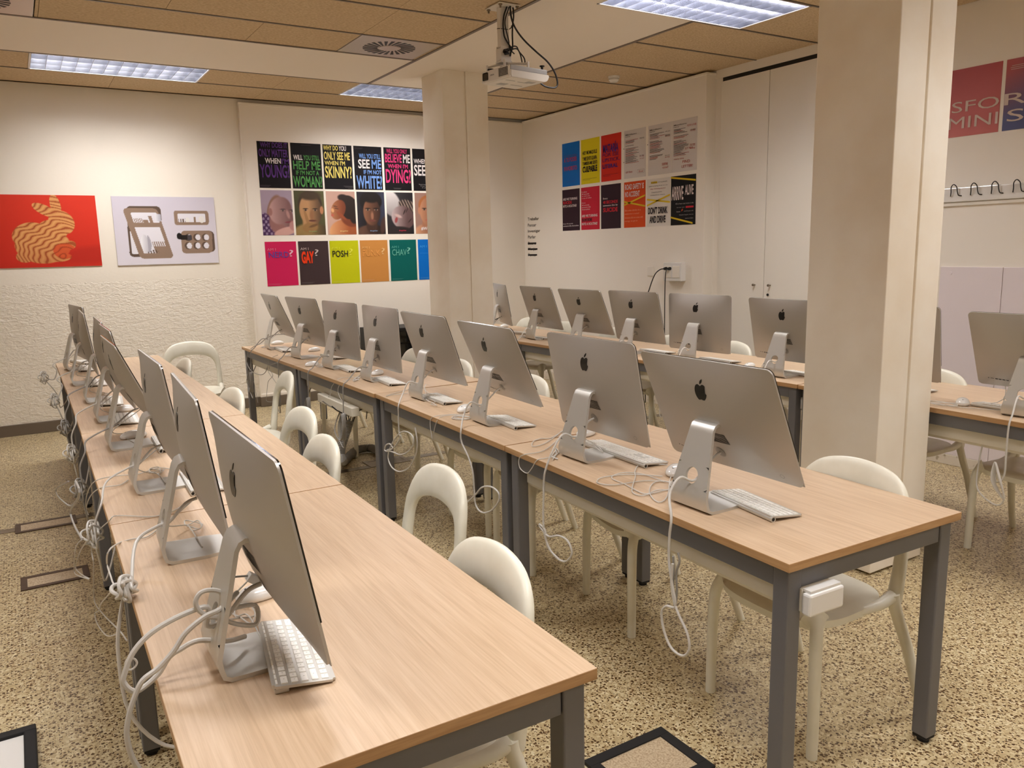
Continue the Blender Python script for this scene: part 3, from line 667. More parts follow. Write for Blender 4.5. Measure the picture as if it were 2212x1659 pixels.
s = w2(5.56, 0, (20, 19, 22), 'black poster saying ARRIVE ALIVE with yellow tape'); s.text([('\\', 0, 1, .86, .96, YT), ('\\', 0, .9, .01, .15, YT), ('ARRIVE', .04, .52, .51, .79, SW, .02), ('ALIVE', .58, .92, .60, .80, SW, .02), ('45% of teen road victims in the', .2, .93, .42, .45, (170, 164, 160)), ('#', .62, .93, .34, .375, RR), ('last year were', .26, .58, .345, .37, (170, 164, 160)), ('between', .25, .4, .26, .29, (170, 164, 160)), ('/', .45, .5, .27, .30, OR), ('and 24 years old.', .55, .93, .26, .29, (170, 164, 160)), ('Mistakes happen, but not', .36, .93, .19, .215, (170, 164, 160)), ('count on them.', .6, .93, .12, .145, (170, 164, 160))])

# big two-sheet print at the far right, reds paled to paint in glare
def grad(c0, c1, c2): return lambda a, v: mixc(mixc(c0, c1, v), c2, a*.5*(1-v))
LT = (214, 196, 186)
s = W2(3.085, 2.175, .325, .42, x=XR, label='red gradient poster sheet beside the near pillar', cat='poster'); s.paint(grad((206, 122, 120), (178, 74, 72), (196, 96, 88)), 16, 20)
s.text([('SFO', .08, .985, .36, .52, LT, 0), ('MINI', .03, .985, .12, .29, LT, 0)])
s = W2(2.737, 2.175, .325, .42, x=XR, label='red to blue gradient poster sheet at the right edge', cat='poster')
s.paint(lambda a, v: mixc(mixc((184, 84, 80), (84, 90, 134), max(0, min(1, 1.4*(1-v)-.2+a*.3))), (90, 80, 120), a*.4), 16, 20)
s.text([('RM', .01, .95, .36, .52, LT, 0), ('SM', .08, .95, .12, .29, LT, 0), ('#', .1, .6, .90, .906, LT), ('#', .08, .7, .875, .881, LT), ('#', .09, .6, .85, .856, LT)])

# ---- the two large panels on the left wall
def rabbit(a, v):
    x, y = a*1.16, v
    c = mixc((206, 38, 20), (222, 52, 30), v+.2*a)
    c = mixc(c, (170, 26, 14), .45*ell(x, y, .95, .16, .45, .12, .1, .6))
    body = [(.44, .30, .29, .25, 0), (.33, .44, .20, .18, .5), (.66, .62, .135, .17, .25), (.55, .50, .16, .16, .3), (.50, .79, .15, .065, -.62), (.615, .86, .055, .15, .12), (.24, .15, .09, .08, 0), (.60, .13, .13, .06, .1), (.72, .30, .07, .06, .6)]
    d = max(ell(x, y, *e, soft=.05) for e in body)
    if d > 0:
        wv = .5+.5*math.sin(118*math.hypot(x-.64, (y-.16)*.95)+4*math.sin(11*x+6*y)+1.4*math.sin(37*y+21*x))
        cc = mixc((230, 168, 104), (196, 120, 62), wv*.8); cc = mixc(cc, (150, 60, 24), max(0, .35-y)*.7)
        if ell(x, y, .66, .22, .12, .11, 0, .1) > .5 : cc = mixc((214, 70, 30), cc, .25)
        if wv > .86: cc = mixc(cc, (150, 52, 20), .6)
        c = mixc(c, cc, d)
    return c
YP = YW0-.004
s = Sheet('art_panel', (-.27, YP, 1.455), (1, 0, 0), (0, -1, 0), .95, .615, 'glossy red panel with a cream rabbit made of wavy layers', 'wall art', thick=.004)
s.paint(lambda a, v: rabbit((.14+(-.29+.95*a)*1.375)/1.16, v), 250, 150)
s = Sheet('art_panel', (.808, YP, 1.452), (1, 0, 0), (0, -1, 0), .882, .615, 'pale lilac panel picturing cardboard racks with cups, plates and a bottle', 'wall art', thick=.006)
def rrect(x, y, x0, x1, y0, y1, r=.05, sk=0):
    x = x-sk*(y-y0); cx, cy = (x0+x1)/2, (y0+y1)/2; dx, dy = abs(x-cx)-(x1-x0)/2+r, abs(y-cy)-(y1-y0)/2+r
    return math.hypot(max(dx, 0), max(dy, 0))+min(max(dx, dy), 0)-r < 0
def racks(a, v):
    x, y = a*1.43, v; c = mixc((206, 200, 214), (226, 222, 232), 1-v*.8+.1*a)
    TP, TD = (150, 126, 108), (96, 78, 66); bgc = (232, 230, 238)
    if rrect(x, y, .17, .64, .12, .86, .06, .02): c = TD
    if rrect(x, y, .20, .62, .16, .80, .03, .02) and y < .5: c = bgc
    if rrect(x, y, .31, .78, .09, .83, .06, -.24): c = TP
    for (x0, x1, y0, y1) in ((.27, .625, .62, .765), (.365, .71, .17, .555)):
        if rrect(x, y, x0-(y0-.09)*.0, x1, y0, y1, .012, -.24 if y0 < .5 else -.24): c = bgc
    sx = x+.24*(y-.09)
    if .62 < y < .68 and .40 < sx < .53 and (sx*40) % 1 > .5: c = TP
    if .62 < y < .66 and .53 < sx < .60: c = TP
    if .62 < y < .715 and .62 < sx < .665: c = TP
    if .17 < y < .34 and .55 < sx < .76 and ((sx*34) % 1 > .45 or y < .27): c = TP
    if .17 < y < .22 and .44 < sx < .6 and (sx*26) % 1 > .5: c = TD
    if ell(x, y, .395, .31, .055, .135, .06, .05) > .5: c = mixc((244, 244, 248), (196, 194, 204), (x-.34)*9)
    if ell(x, y, .43, .31, .05, .13, .06, .05) > .5 and x > .435: c = (176, 174, 186)
    if rrect(x, y, .565, .645, .64, .745, .012): c = mixc((240, 240, 246), (176, 176, 190), (x-.565)*11)
    if rrect(x, y, .83, 1.33, .58, .80, .045): c = TP
    if rrect(x, y, .885, 1.28, .625, .755, .012): c = bgc
    if .625 < y < .675 and .89 < x < .99 and (x*30) % 1 > .5: c = TD
    if .625 < y < .705 and 1.11 < x < 1.14: c = TP
    if ell(x, y, 1.02, .66, .035, .035, 0, .1) > .5 or ell(x, y, 1.225, .665, .042, .052, 0, .1) > .5: c = (236, 234, 232)
    if rrect(x, y, .93, 1.39, .17, .49, .06, .0): c = TD
    if rrect(x, y, .90, 1.35, .155, .50, .06, .04): c = TP
    for i in range(3):
        for j in range(2):
            cx, cy = 1.0+.125*i+.01*j, .27+.125*j
            if ell(x, y, cx, cy, .052, .056, 0, .05) > .5: c = TD if ell(x, y, cx+.016, cy, .038, .045, 0, .05) <= .5 else bgc
    if rrect(x, y, .88, 1.06, .36, .43, .03, 0) : c = (26, 22, 24)
    if ell(x, y, .885, .415, .04, .05, 0, .1) > .5: c = (14, 12, 16)
    if rrect(x, y, 1.0, 1.06, .355, .43, .01, 0): c = (70, 66, 72)
    return c
s.paint(racks, 200, 140)

# slogan words lettered straight on the wall
s = Sheet('wall_lettering', (XW, 7.975, 1.40), (0, -1, 0), (-1, 0, 0), .28, .48, 'column of seven black words on the wall, the last three struck out', 'wall lettering', thick=-.002)
BKK = (26, 20, 20)
def wd(t, v, w_, strike=False):
    it = [(t, 0, w_, v-(.015 if t in ('Investigar', 'Menjar') else 0), v+.072, BKK, .008)]
    if strike: it += [('#', -.03, w_+.04, v+.014, v+.052, BKK)]
    return it
s.text(wd('Treballar', .915, .84)+wd('Pensar', .770, .64)+wd('Investigar', .625, .92)+wd('Parlar', .485, .58)+wd('Beure', .335, .58, 1)+wd('Menjar', .195, .66, 1)+wd('Fumar', .055, .62, 1))
# ================================================================ DESKS
TZ, DL, DD = .74, 1.452, .722
def make_desk():
    """local: x across (0..DD from the camera side), y along (0..DL), origin at the near left corner on the floor"""
    t = empty('desk', (0, 0, 0))
    bm = bmesh.new(); box(bm, 0, DD, .001, DL-.001, TZ-.024, TZ, .0018)
    for f in bm.faces:
        if abs(f.normal.z) < .5: f.material_index = 1
    bm_obj('tabletop', bm, ['wood', 'wood_edge'], t)
    bm = bmesh.new(); i, wd_ = .022, .022; zt = TZ-.0245; zb = TZ-.085
    box(bm, i, i+wd_, .07, DL-.07, zb, zt, .002); box(bm, DD-i-wd_, DD-i, .07, DL-.07, zb, zt, .002)
    box(bm, .07, DD-.07, i, i+wd_, zb, zt, .002); box(bm, .07, DD-.07, DL-i-wd_, DL-i, zb, zt, .002)
    bm_obj('apron_frame', bm, 'frame_metal', t)
    L = .05
    for (x, y) in ((.018, .018), (DD-.018-L, .018), (.018, DL-.018-L), (DD-.018-L, DL-.018-L)):
        lg = bm_obj('leg', B(x, x+L, y, y+L, .022, zt, .004), 'frame_metal', t)
        bm = bmesh.new(); box(bm, x+.002, x+L-.002, y+.002, y+L-.002, .012, .0225, .003); cyl(bm, (x+L/2, y+L/2, 0), (x+L/2, y+L/2, .013), .018, .018, 20)
        bm_obj('foot', bm, 'rubber', lg)
    bm = bmesh.new(); pr = [(.062, .655), (.175, .655), (.188, .64), (.188, .595), (.175, .580), (.075, .580), (.062, .595)]
    A = [bm.verts.new((x, .012, z)) for x, z in pr]; Q = [bm.verts.new((x, DL-.012, z)) for x, z in pr]
    for k in range(len(pr)): bm.faces.new((A[k], A[(k+1) % 7], Q[(k+1) % 7], Q[k]))
    bm.faces.new(A); bm.faces.new(Q[::-1])
    tr = bm_obj('cable_tray', bm, 'tray_white', t)
    bm = bmesh.new(); box(bm, .060, .190, -.018, .010, .588, .648, .006); box(bm, .068, .182, -.012, .012, .648, .656, .001)
    bm_obj('end_cap', bm, 'white_gloss', tr)
    return t
desk0 = make_desk(); used = [False]
def place_desk(x, y, ang, label, group):
    d = desk0 if not used[0] else copy_tree(desk0); used[0] = True
    for ch in d.children:
        for g in ch.children:
            if g.name.startswith('end_cap'): g.location.y = 0 if y < 1.3 else .022
    d.location = (x, y, 0); d.rotation_euler = (0, 0, ang); tag(d, label, 'desk', group); return d
ORD = ['nearest', 'second', 'third', 'fourth']
rows_ = {'left': [(.139, 1.120, -.0155), (.161, 2.575, -.012), (.180, 4.030, -.008), (.190, 5.485, -.002)],
         'middle': [(1.557, 1.231, -.038), (1.613, 2.688, -.024), (1.640, 4.142, .012), (1.622, 5.597, .014)],
         'right': [(3.602, 1.430, -.036), (3.655, 2.888, .010), (3.640, 4.343, .022), (3.606, 5.798, .022)]}
for rn, ds in rows_.items():
    for k, (x, y, a) in enumerate(ds):
        place_desk(x, y, a, ('%s desk of the %s row, maple top on dark metal legs' % (['nearest', 'second nearest', 'third', 'farthest'][k], rn)), 'desks joined end to end in the %s row' % rn)

# ================================================================ CHAIRS (one moulded shell, legs and arched back)
def make_chair():
    """local: x towards the back, origin between the front feet"""
    t = empty('chair', (0, 0, 0))
    # seat
    bm = bmesh.new(); N, K = 56, 9; rings = []
    def outl(a):
        c, s = math.cos(a), math.sin(a); p = .62
        x = .178+.205*math.copysign(abs(c)**p, c); y = (.232-.03*(x/.38))*math.copysign(abs(s)**p, s); return x, y
    def zt(x, y): return .438-.022*math.exp(-((x-.2)**2/.03+y*y/.03))-.012*max(0, (.02-x)/.05)
    prev = None
    for k in range(K+1):
        s = 1-.999*k/K; r = []
        for i in range(N):
            x, y = outl(2*PI*i/N); x = .178+(x-.178)*s; y *= s
            r.append(bm.verts.new((x, y, zt(x, y)-(.010 if k == 0 else 0))))
        if prev:
            for i in range(N): bm.faces.new((prev[i], prev[(i+1) % N], r[(i+1) % N], r[i])).smooth = True
        prev = r; rings.append(r)
    bot = []
    for s, dz in ((.985, .034), (.90, .040), (.5, .034)):
        r = []
        for i in range(N):
            x, y = outl(2*PI*i/N); x = .178+(x-.178)*s; y *= s; r.append(bm.verts.new((x, y, zt(x, y)-dz)))
        bot.append(r)
    for A, Q in ((rings[0], bot[0]), (bot[0], bot[1]), (bot[1], bot[2])):
        for i in range(N): bm.faces.new((A[i], Q[i], Q[(i+1) % N], A[(i+1) % N])).smooth = True
    bm.faces.new(bot[2]); bm_obj('seat', bm, 'chair_plastic', t, smooth=True)
    # legs
    for s in (1, -1):
        P = [(0, .215*s, 0), (.001, .214*s, .1), (.002, .212*s, .25), (.006, .208*s, .36), (.018, .198*s, .405), (.03, .18*s, .418)]
        bm = bmesh.new(); tube(bm, P, lambda u: .0165+.004*u+.022*max(0, u-.80)/.2, n=16, k=4); bm_obj('leg', bm, 'chair_plastic', t)
        P = [(.487, .25*s, 0), (.445, .244*s, .12), (.405, .234*s, .25), (.368, .223*s, .35), (.350, .216*s, .41), (.345, .214*s, .44)]
        bm = bmesh.new(); tube(bm, P, lambda u: .0155+.0045*u, n=16, k=4)
        tube(bm, [(.15, .196*s, .412), (.22, .203*s, .413), (.29, .209*s, .416), (.345, .213*s, .432)], lambda u: .012+.008*u, n=12, k=4); bm_obj('leg', bm, 'chair_plastic', t)
    # arched back: outer and inner outline lofted with an oval section
    out = catmull([(-.236, .41, 0), (-.236, .50, 0), (-.235, .60, 0), (-.228, .69, 0), (-.198, .765, 0), (-.13, .812, 0), (0, .83, 0), (.13, .812, 0), (.198, .765, 0), (.228, .69, 0), (.235, .60, 0), (.236, .50, 0), (.236, .41, 0)], 5)
    inn = catmull([(-.190, .41, 0), (-.195, .49, 0), (-.196, .575, 0), (-.186, .638, 0), (-.152, .682, 0), (-.088, .704, 0), (0, .711, 0), (.088, .704, 0), (.152, .682, 0), (.186, .638, 0), (.196, .575, 0), (.195, .49, 0), (.190, .41, 0)], 5)
    def U(v, z): return .362+.20*(z-.42)+.05*max(0, z-.5)**2-.018*(abs(v)/.23)**2*min(1, max(0, z-.42)/.25)
    bm = bmesh.new(); rings = []; n = 18; L = len(out)
    for i, (o_, n_) in enumerate(zip(out, inn)):
        c = (o_+n_)/2; h = (o_-n_)/2; rr = []
        e = abs(2*i/(L-1)-1); th = .0165+.005*e**2
        for j in range(n):
            a = 2*PI*j/n; ca, sa = math.cos(a), math.sin(a); pw = .75
            ca_, sa_ = math.copysign(abs(ca)**pw, ca), math.copysign(abs(sa)**pw, sa)
            p = c+h*ca_; rr.append(bm.verts.new((U(p.x, p.y)+th*sa_, p.x*.975*(1-.12*max(0, p.y-.5)), .41+(p.y-.41)*.956)))
        rings.append(rr)
    for A, Q in zip(rings, rings[1:]):
        for j in range(n): bm.faces.new((A[j], A[(j+1) % n], Q[(j+1) % n], Q[j])).smooth = True
    bm.faces.new(rings[0]); bm.faces.new(rings[-1][::-1]); bm_obj('backrest', bm, 'chair_plastic', t)
    return t
chair0 = make_chair(); cused = [False]
def place_chair(x, y, ang, label, group):
    c = chair0 if not cused[0] else copy_tree(chair0); cused[0] = True
    c.location = (x, y, 0); c.rotation_euler = (0, 0, ang); tag(c, label, 'chair', group)
GL, GM, GR_ = 'white chairs along the left desk row', 'white chairs along the middle desk row', 'white chairs along the right desk row'
CHAIRS = [(.497, 1.622, -.033, 'white plastic chair pushed under the nearest left desk, its back by the desk corner', GL),
      (.718, 2.34, -.04, 'white arched chair behind the left row, second from the camera', GL),
      (.545, 3.02, -.03, 'white arched chair behind the left row, third from the camera', GL),
      (.655, 3.63, .03, 'white arched chair behind the left row, fourth from the camera', GL),
      (.928, 4.88, -.09, 'white chair pulled out into the aisle, its tall slim back opening fully visible', GL),
      (.515, 4.40, .08, 'white chair whose rounded back just rises above the left row, fifth in line', GL),
      (.53, 5.96, .04, 'white chair back at the far end of the left row, beside a turned chair', GL),
      (1.165, 6.69, 1.5, 'white chair turned sideways at the far end of the left row, facing the camera', GL),
      (1.885, 1.593, -.04, 'white chair at the nearest end of the middle row, seen under the desk end', GM),
      (1.970, 2.470, -.22, 'white chair second from the near end of the middle row, slightly turned', GM),
      (1.960, 3.200, -.13, 'white chair third from the near end of the middle row', GM),
      (2.02, 3.767, .0, 'white chair fourth from the near end of the middle row', GM),
      (2.01, 4.62, .0, 'white chair fifth from the near end of the middle row', GM),
      (2.05, 5.375, .0, 'white chair sixth from the near end of the middle row', GM),
      (2.03, 6.04, .0, 'white chair seventh from the near end of the middle row', GM),
      (2.00, 6.76, .0, 'white chair at the far end of the middle row', GM),
      (3.90, 1.81, -.02, 'white chair at the right edge, its seat and front leg seen under the right row', GR_),
      (3.90, 2.50, .0, 'white chair of the right row just right of the near pillar', GR_),
      (3.95, 3.30, .0, 'white chair of the right row directly behind the near pillar', GR_),
      (4.05, 4.15, -.08, 'white chair of the right row between the two computers left of the near pillar', GR_),
      (4.02, 4.72, .0, 'white chair of the right row, fourth computer from its far end', GR_),
      (4.04, 5.50, .0, 'white chair of the right row behind its third computer from the far end', GR_),
      (4.08, 6.30, .0, 'white chair of the right row behind its second computer from the far end', GR_),
      (4.08, 6.95, .0, 'white chair at the far end of the right row', GR_)]
for c in CHAIRS: place_chair(*c)

# ================================================================ COMPUTERS
W_, H_, FW, NW, HX, HZ, TT, UP, FD = .539, .386, .164, .095, .072, .26, .047, .192, .165
def surf(u, v):
    """depth of the bulged back (local x) at height u from the pivot and lateral v"""
    un = min(1, abs((u-(UP-H_/2))/(H_/2))); vn = min(1, abs(v/(W_/2)))
    return TT-.006-.039*(1-un**2.3)**.95*(1-vn**2.3)**.95
def make_computer():
    t = empty('desktop_computer', (0, 0, 0))
    # stand: one bent aluminium sheet with a round cable hole. section = list of (x, z, halfwidth)
    th = .009
    base = [(FD, .0045), (.10, .0045), (.045, .0045), (.018, .0055), (.006, .012), (.002, .026)]
    neck0, neck1 = Vector((.0, .045)), Vector((HX-.020, HZ-.022))
    top = [(HX-.020, HZ-.022), (HX-.012, HZ-.008), (HX-.002, HZ-.003), (HX+.012, HZ-.006)]
    def hw(z): return (FW/2-(FW-NW)/2*max(0, min(1, (z-.01)/(HZ-.03))))
    def sec(pts, first_w=None):
        bm_r = []
        for k, (x, z) in enumerate(pts):
            w_ = hw(z)
            if x > .02 and z < .006: w_ = FW/2-(.012 if k == 0 else 0)
            bm_r.append((x, z, w_))
        return bm_r
    bm = bmesh.new()
    def strip(S):
        rr = []
        for k, (x, z, w_) in enumerate(S):
            a = Vector(S[min(k+1, len(S)-1)][:2])-Vector(S[max(k-1, 0)][:2]); nrm = Vector((-a.y, a.x)).normalized()*th/2
            rr.append([bm.verts.new((x+s1*nrm.x, s2*w_, z+s1*nrm.y)) for s1, s2 in ((1, 1), (1, -1), (-1, -1), (-1, 1))])
        for A, Q in zip(rr, rr[1:]):
            for j in range(4):
                f = bm.faces.new((A[j], A[(j+1) % 4], Q[(j+1) % 4], Q[j])); f.smooth = j in (0, 2)
        bm.faces.new(rr[0]); bm.faces.new(rr[-1][::-1])
    strip(sec(base+[(.0, .045)]+[tuple(neck0+(neck1-neck0)*.06)]))
    strip(sec([tuple(neck0+(neck1-neck0)*.82), tuple(neck0+(neck1-neck0)*.97)]+top))
    # flat neck with hole
    d = (neck1-neck0); Ln = d.length; dn = d.normalized(); nr = Vector((-dn.y, dn.x))
    def P3(s, v, o): p = neck0+dn*s+nr*o; return Vector((p.x, v, p.y))
    hs = Ln*.30; hr = .0255; NH = 28
    s0, s1 = Ln*.06, Ln*.82
    def edge(s, side): return side*hw((neck0+dn*s).y)
    def ringpt(i):
        a = 2*PI*i/NH; return hs+hr*math.cos(a), hr*math.sin(a)
    def outpt(i):
        a = 2*PI*i/NH; c, s = math.cos(a), math.sin(a)
        # project to a square cell round the hole
        m_ = max(abs(c), abs(s)); ss = hs+c/m_*.036
        v = s/m_; return ss, v*abs(edge(ss, 1))
    for o in (th/2, -th/2):
        RI = [bm.verts.new(P3(*ringpt(i), o)) for i in range(NH)]; RO = [bm.verts.new(P3(*outpt(i), o)) for i in range(NH)]
        for i in range(NH): bm.faces.new((RI[i], RI[(i+1) % NH], RO[(i+1) % NH], RO[i]))
        if o > 0: RI0 = RI
        else:
            for i in range(NH): bm.faces.new((RI[i], RI0[i], RI0[(i+1) % NH], RI[(i+1) % NH])).smooth = True
    for a, b2 in ((s0, hs-.036), (hs+.036, s1)):
        for o in (th/2, -th/2): bm.faces.new([bm.verts.new(P3(s, edge(s, sd), o)) for s, sd in ((a, 1), (b2, 1), (b2, -1), (a, -1))])
    for sd in (1, -1):
        bm.faces.new([bm.verts.new(P3(s, edge(s, sd), o)) for s, o in ((s0, th/2), (s1, th/2), (s1, -th/2), (s0, -th/2))])
    bmesh.ops.remove_doubles(bm, verts=bm.verts, dist=.0001)
    bm_obj('stand', bm, 'aluminium', t)
    bm = bmesh.new(); cyl(bm, (.16, .05, .0003), (.16, .05, .0012), .004)
    bm.free()
    # housing, tilting about the hinge
    hb = bmesh.new(); rc = .020; NO = 8; pts = []
    for cx, cy, a0 in ((W_/2-rc, H_/2-rc, 0), (-W_/2+rc, H_/2-rc, 90), (-W_/2+rc, -H_/2+rc, 180), (W_/2-rc, -H_/2+rc, 270)):
        for k in range(NO+1):
            a = R(a0+90*k/NO); pts.append((cx+rc*math.cos(a), cy+rc*math.sin(a)))
    def dens(a, b2, n):
        return [(a[0]+(b2[0]-a[0])*i/n, a[1]+(b2[1]-a[1])*i/n) for i in range(1, n)]
    P = []
    for i, p in enumerate(pts):
        P.append(p); nx = pts[(i+1) % len(pts)]
        if math.hypot(nx[0]-p[0], nx[1]-p[1]) > .05: P += dens(p, nx, 14 if abs(nx[0]-p[0]) > .1 else 10)
    uc = UP-H_/2; ring = []; S = [1, .985, .96, .92, .86, .78, .68, .56, .42, .26, .1]
    for s in S: ring.append([hb.verts.new((surf(uc+y*s, x*s) if s < 1 else TT-.006, x*s, uc+y*s)) for x, y in P])
    for A, Q in zip(ring, ring[1:]):
        for i in range(len(P)): hb.faces.new((A[i], A[(i+1) % len(P)], Q[(i+1) % len(P)], Q[i])).smooth = True
    hb.faces.new(ring[-1]).smooth = True
    fr = [hb.verts.new((TT-.0015, x, uc+y)) for x, y in P]
    for i in range(len(P)): hb.faces.new((ring[0][i], fr[i], fr[(i+1) % len(P)], ring[0][(i+1) % len(P)])).smooth = True
    hb.faces.new(fr); hs_ = bm_obj('housing', hb, 'aluminium_body', t); hs_.location = (HX, 0, HZ)
    # glass front
    gb = bmesh.new(); ch = .088; Pg = [(x, max(y, -H_/2+ch)) for x, y in P]; Q2 = []
    for p in Pg:
        if not Q2 or (abs(p[0]-Q2[-1][0])+abs(p[1]-Q2[-1][1])) > 1e-5: Q2.append(p)
    A = [gb.verts.new((TT-.0015, x*.999, uc+y*.999)) for x, y in Q2]; Bv = [gb.verts.new((TT+.0018, x*.999, uc+y*.999)) for x, y in Q2]
    for i in range(len(Q2)): gb.faces.new((A[i], A[(i+1) % len(Q2)], Bv[(i+1) % len(Q2)], Bv[i]))
    gb.faces.new(Bv); gb.faces.new(A[::-1]); bm_obj('screen', gb, 'black_gloss', hs_)
    bm_obj('chin', B(TT-.002, TT, -W_/2+.001, W_/2-.001, UP-H_+.002, UP-H_+ch-.0005, .0004), 'aluminium_body', hs_)
    # logo
    ap = [(.03, .30), (.12, .365), (.23, .395), (.34, .355), (.405, .29), (.345, .22), (.305, .12), (.30, .01), (.335, -.09), (.40, -.165), (.455, -.19), (.42, -.31), (.345, -.45), (.265, -.545), (.18, -.58), (.09, -.555), (0, -.535),
          (-.09, -.555), (-.18, -.58), (-.27, -.53), (-.37, -.40), (-.435, -.24), (-.46, -.06), (-.445, .11), (-.385, .26), (-.28, .36), (-.16, .385), (-.06, .335)]
    ap = [(p.x, p.y) for p in catmull([(x, y, 0) for x, y in ap], 3, True)]
    lf = [(p.x, p.y) for p in catmull([(-.005, .425, 0), (.0, .53, 0), (.07, .64, 0), (.20, .72, 0), (.205, .62, 0), (.15, .50, 0), (.06, .43, 0)], 3, True)]
    lb = bmesh.new(); sc_ = .0505; u0 = .103
    for poly in (ap, lf):
        V = [lb.verts.new((0, -x*sc_, u0+y*sc_)) for x, y in poly]; f = lb.faces.new(V)
        r_ = bmesh.ops.triangulate(lb, faces=[f])
    bmesh.ops.subdivide_edges(lb, edges=lb.edges[:], cuts=1)
    for v in lb.verts: v.co.x = surf(v.co.z, v.co.y)-.0009
    r_ = bmesh.ops.solidify(lb, geom=lb.faces[:], thickness=-.0008)
    bm_obj('logo', lb, 'logo_black', hs_)
    # grille, socket, ports, round mark
    vb = bmesh.new()
    for k in range(9):
        u = -.040-.0040*k; w_ = .052+.0012*k
        vs = [(surf(u+du, v)-.0005, v, u+du) for v, du in ((-w_, -.0011), (0, -.0011), (w_, -.0011), (w_, .0011), (0, .0011), (-w_, .0011))]
        vb.faces.new([vb.verts.new(p) for p in vs])
    bm_obj('grille', vb, 'black', hs_)
    def disc(nm, v, u, r0, m_, h=.0008, inner=0):
        b_ = bmesh.new(); n = 24; x = surf(u, v)
        A = [b_.verts.new((surf(u+r0*math.sin(2*PI*i/n), v+r0*math.cos(2*PI*i/n))-h, v+r0*math.cos(2*PI*i/n), u+r0*math.sin(2*PI*i/n))) for i in range(n)]
        if inner:
            Q = [b_.verts.new((surf(u+inner*math.sin(2*PI*i/n), v+inner*math.cos(2*PI*i/n))-h, v+inner*math.cos(2*PI*i/n), u+inner*math.sin(2*PI*i/n))) for i in range(n)]
            for i in range(n): b_.faces.new((A[i], A[(i+1) % n], Q[(i+1) % n], Q[i]))
        else: b_.faces.new(A)
        bm_obj(nm, b_, m_, hs_)
    disc('power_socket', 0, -.118, .019, 'cable_grey'); disc('lock_mark', -.205, -.165, .0075, 'frame_metal', .0007, .0066)
    pb = bmesh.new()
    for v, w_, h in ((.215, .0022, .0022), (.198, .0075, .0012), (.178, .006, .0028), (.162, .006, .0028), (.146, .006, .0028), (.130, .006, .0028), (.112, .005, .003), (.094, .005, .003), (.072, .007, .005)):
        u = -.150; x = surf(u, v)-.0006; pb.faces.new([pb.verts.new((surf(u+b2, v+a)-.0006, v+a, u+b2)) for a, b2 in ((-w_, -h), (w_, -h), (w_, h), (-w_, h))])
    bm_obj('ports', pb, 'black', hs_)
    return t
comp0 = make_computer(); iused = [False]
IM = {"1.1": [.239, 6.454, .107, .06], "1.2": [.235, 5.67, -.01, .118], "1.3": [.258, 4.931, -.011, .075], "1.4": [.263, 4.307, .003, .2], "1.5": [.256, 3.643, .01, .402], "1.6": [.266, 2.921, -.003, .14], "1.7": [.253, 2.211, -.054, .136], "1.8": [.246, 1.532, .001, .169],
      "2.1": [1.725, 6.677, -.026, .393], "2.2": [1.739, 5.93, .127, .283], "2.3": [1.752, 5.25, .095, .033], "2.4": [1.767, 4.58, .014, .032], "2.5": [1.754, 3.835, .006, .316], "2.6": [1.726, 3.105, -.046, .4], "2.7": [1.70, 2.346, -.009, .196], "2.8": [1.654, 1.684, -.015, .409],
      "3.1": [3.80, 6.52, -.323, .161], "3.2": [3.751, 5.766, -.061, .33], "3.3": [3.73, 5.086, .028, .407], "3.4": [3.749, 4.496, .017, .236], "3.5": [3.799, 3.905, .069, .027], "3.6": [3.755, 3.143, -.007, .209], "3.7": [3.753, 2.478, -.024, .128], "3.8": [3.70, 1.738, .051, .425]}
NM = {'1': 'left', '2': 'middle', '3': 'right'}
def ordn(k): return ['farthest', 'second farthest', 'third farthest', 'fourth farthest', 'fourth nearest', 'third nearest', 'second nearest', 'nearest'][k-1]
def tiltw(t_): return 'leaning far back' if t_ > .3 else ('almost upright' if t_ < .08 else 'slightly tilted back')
for key in sorted(IM, reverse=True):
    x, y, yaw, tl = IM[key]; r_, k = key.split('.')
    c = comp0 if not iused[0] else copy_tree(comp0); iused[0] = True
    c.location = (x, y, TZ); c.rotation_euler = (0, 0, yaw)
    for ch in c.children:
        if ch.name.startswith('housing'): ch.rotation_euler = (0, -tl, 0)
    tag(c, 'silver all-in-one computer, %s, %s of the %s desk row' % (tiltw(tl), ordn(int(k)), NM[r_]), 'computer', 'silver computers on the %s desk row' % NM[r_])
def loc(key, lx, ly, lz=0):
    x, y, yaw, tl = IM[key]; c, s = math.cos(yaw), math.sin(yaw); return Vector((x+c*lx-s*ly, y+s*lx+c*ly, TZ+lz))
def socket(key):
    tl = IM[key][3]; u, n = -.118, surf(-.118, 0)-.002; up = (-math.sin(tl), math.cos(tl)); nn = (math.cos(tl), math.sin(tl))
    return loc(key, HX+up[0]*u+nn[0]*n, 0, HZ+up[1]*u+nn[1]*n)
def usbport(key, v=.13):
    tl = IM[key][3]; u, n = -.150, surf(-.150, v)-.002; up = (-math.sin(tl), math.cos(tl)); nn = (math.cos(tl), math.sin(tl))
    return loc(key, HX+up[0]*u+nn[0]*n, v, HZ+up[1]*u+nn[1]*n)
HOLE = lambda key: loc(key, .0+(HX-.02)*.30, 0, .045+(HZ-.067)*.30)

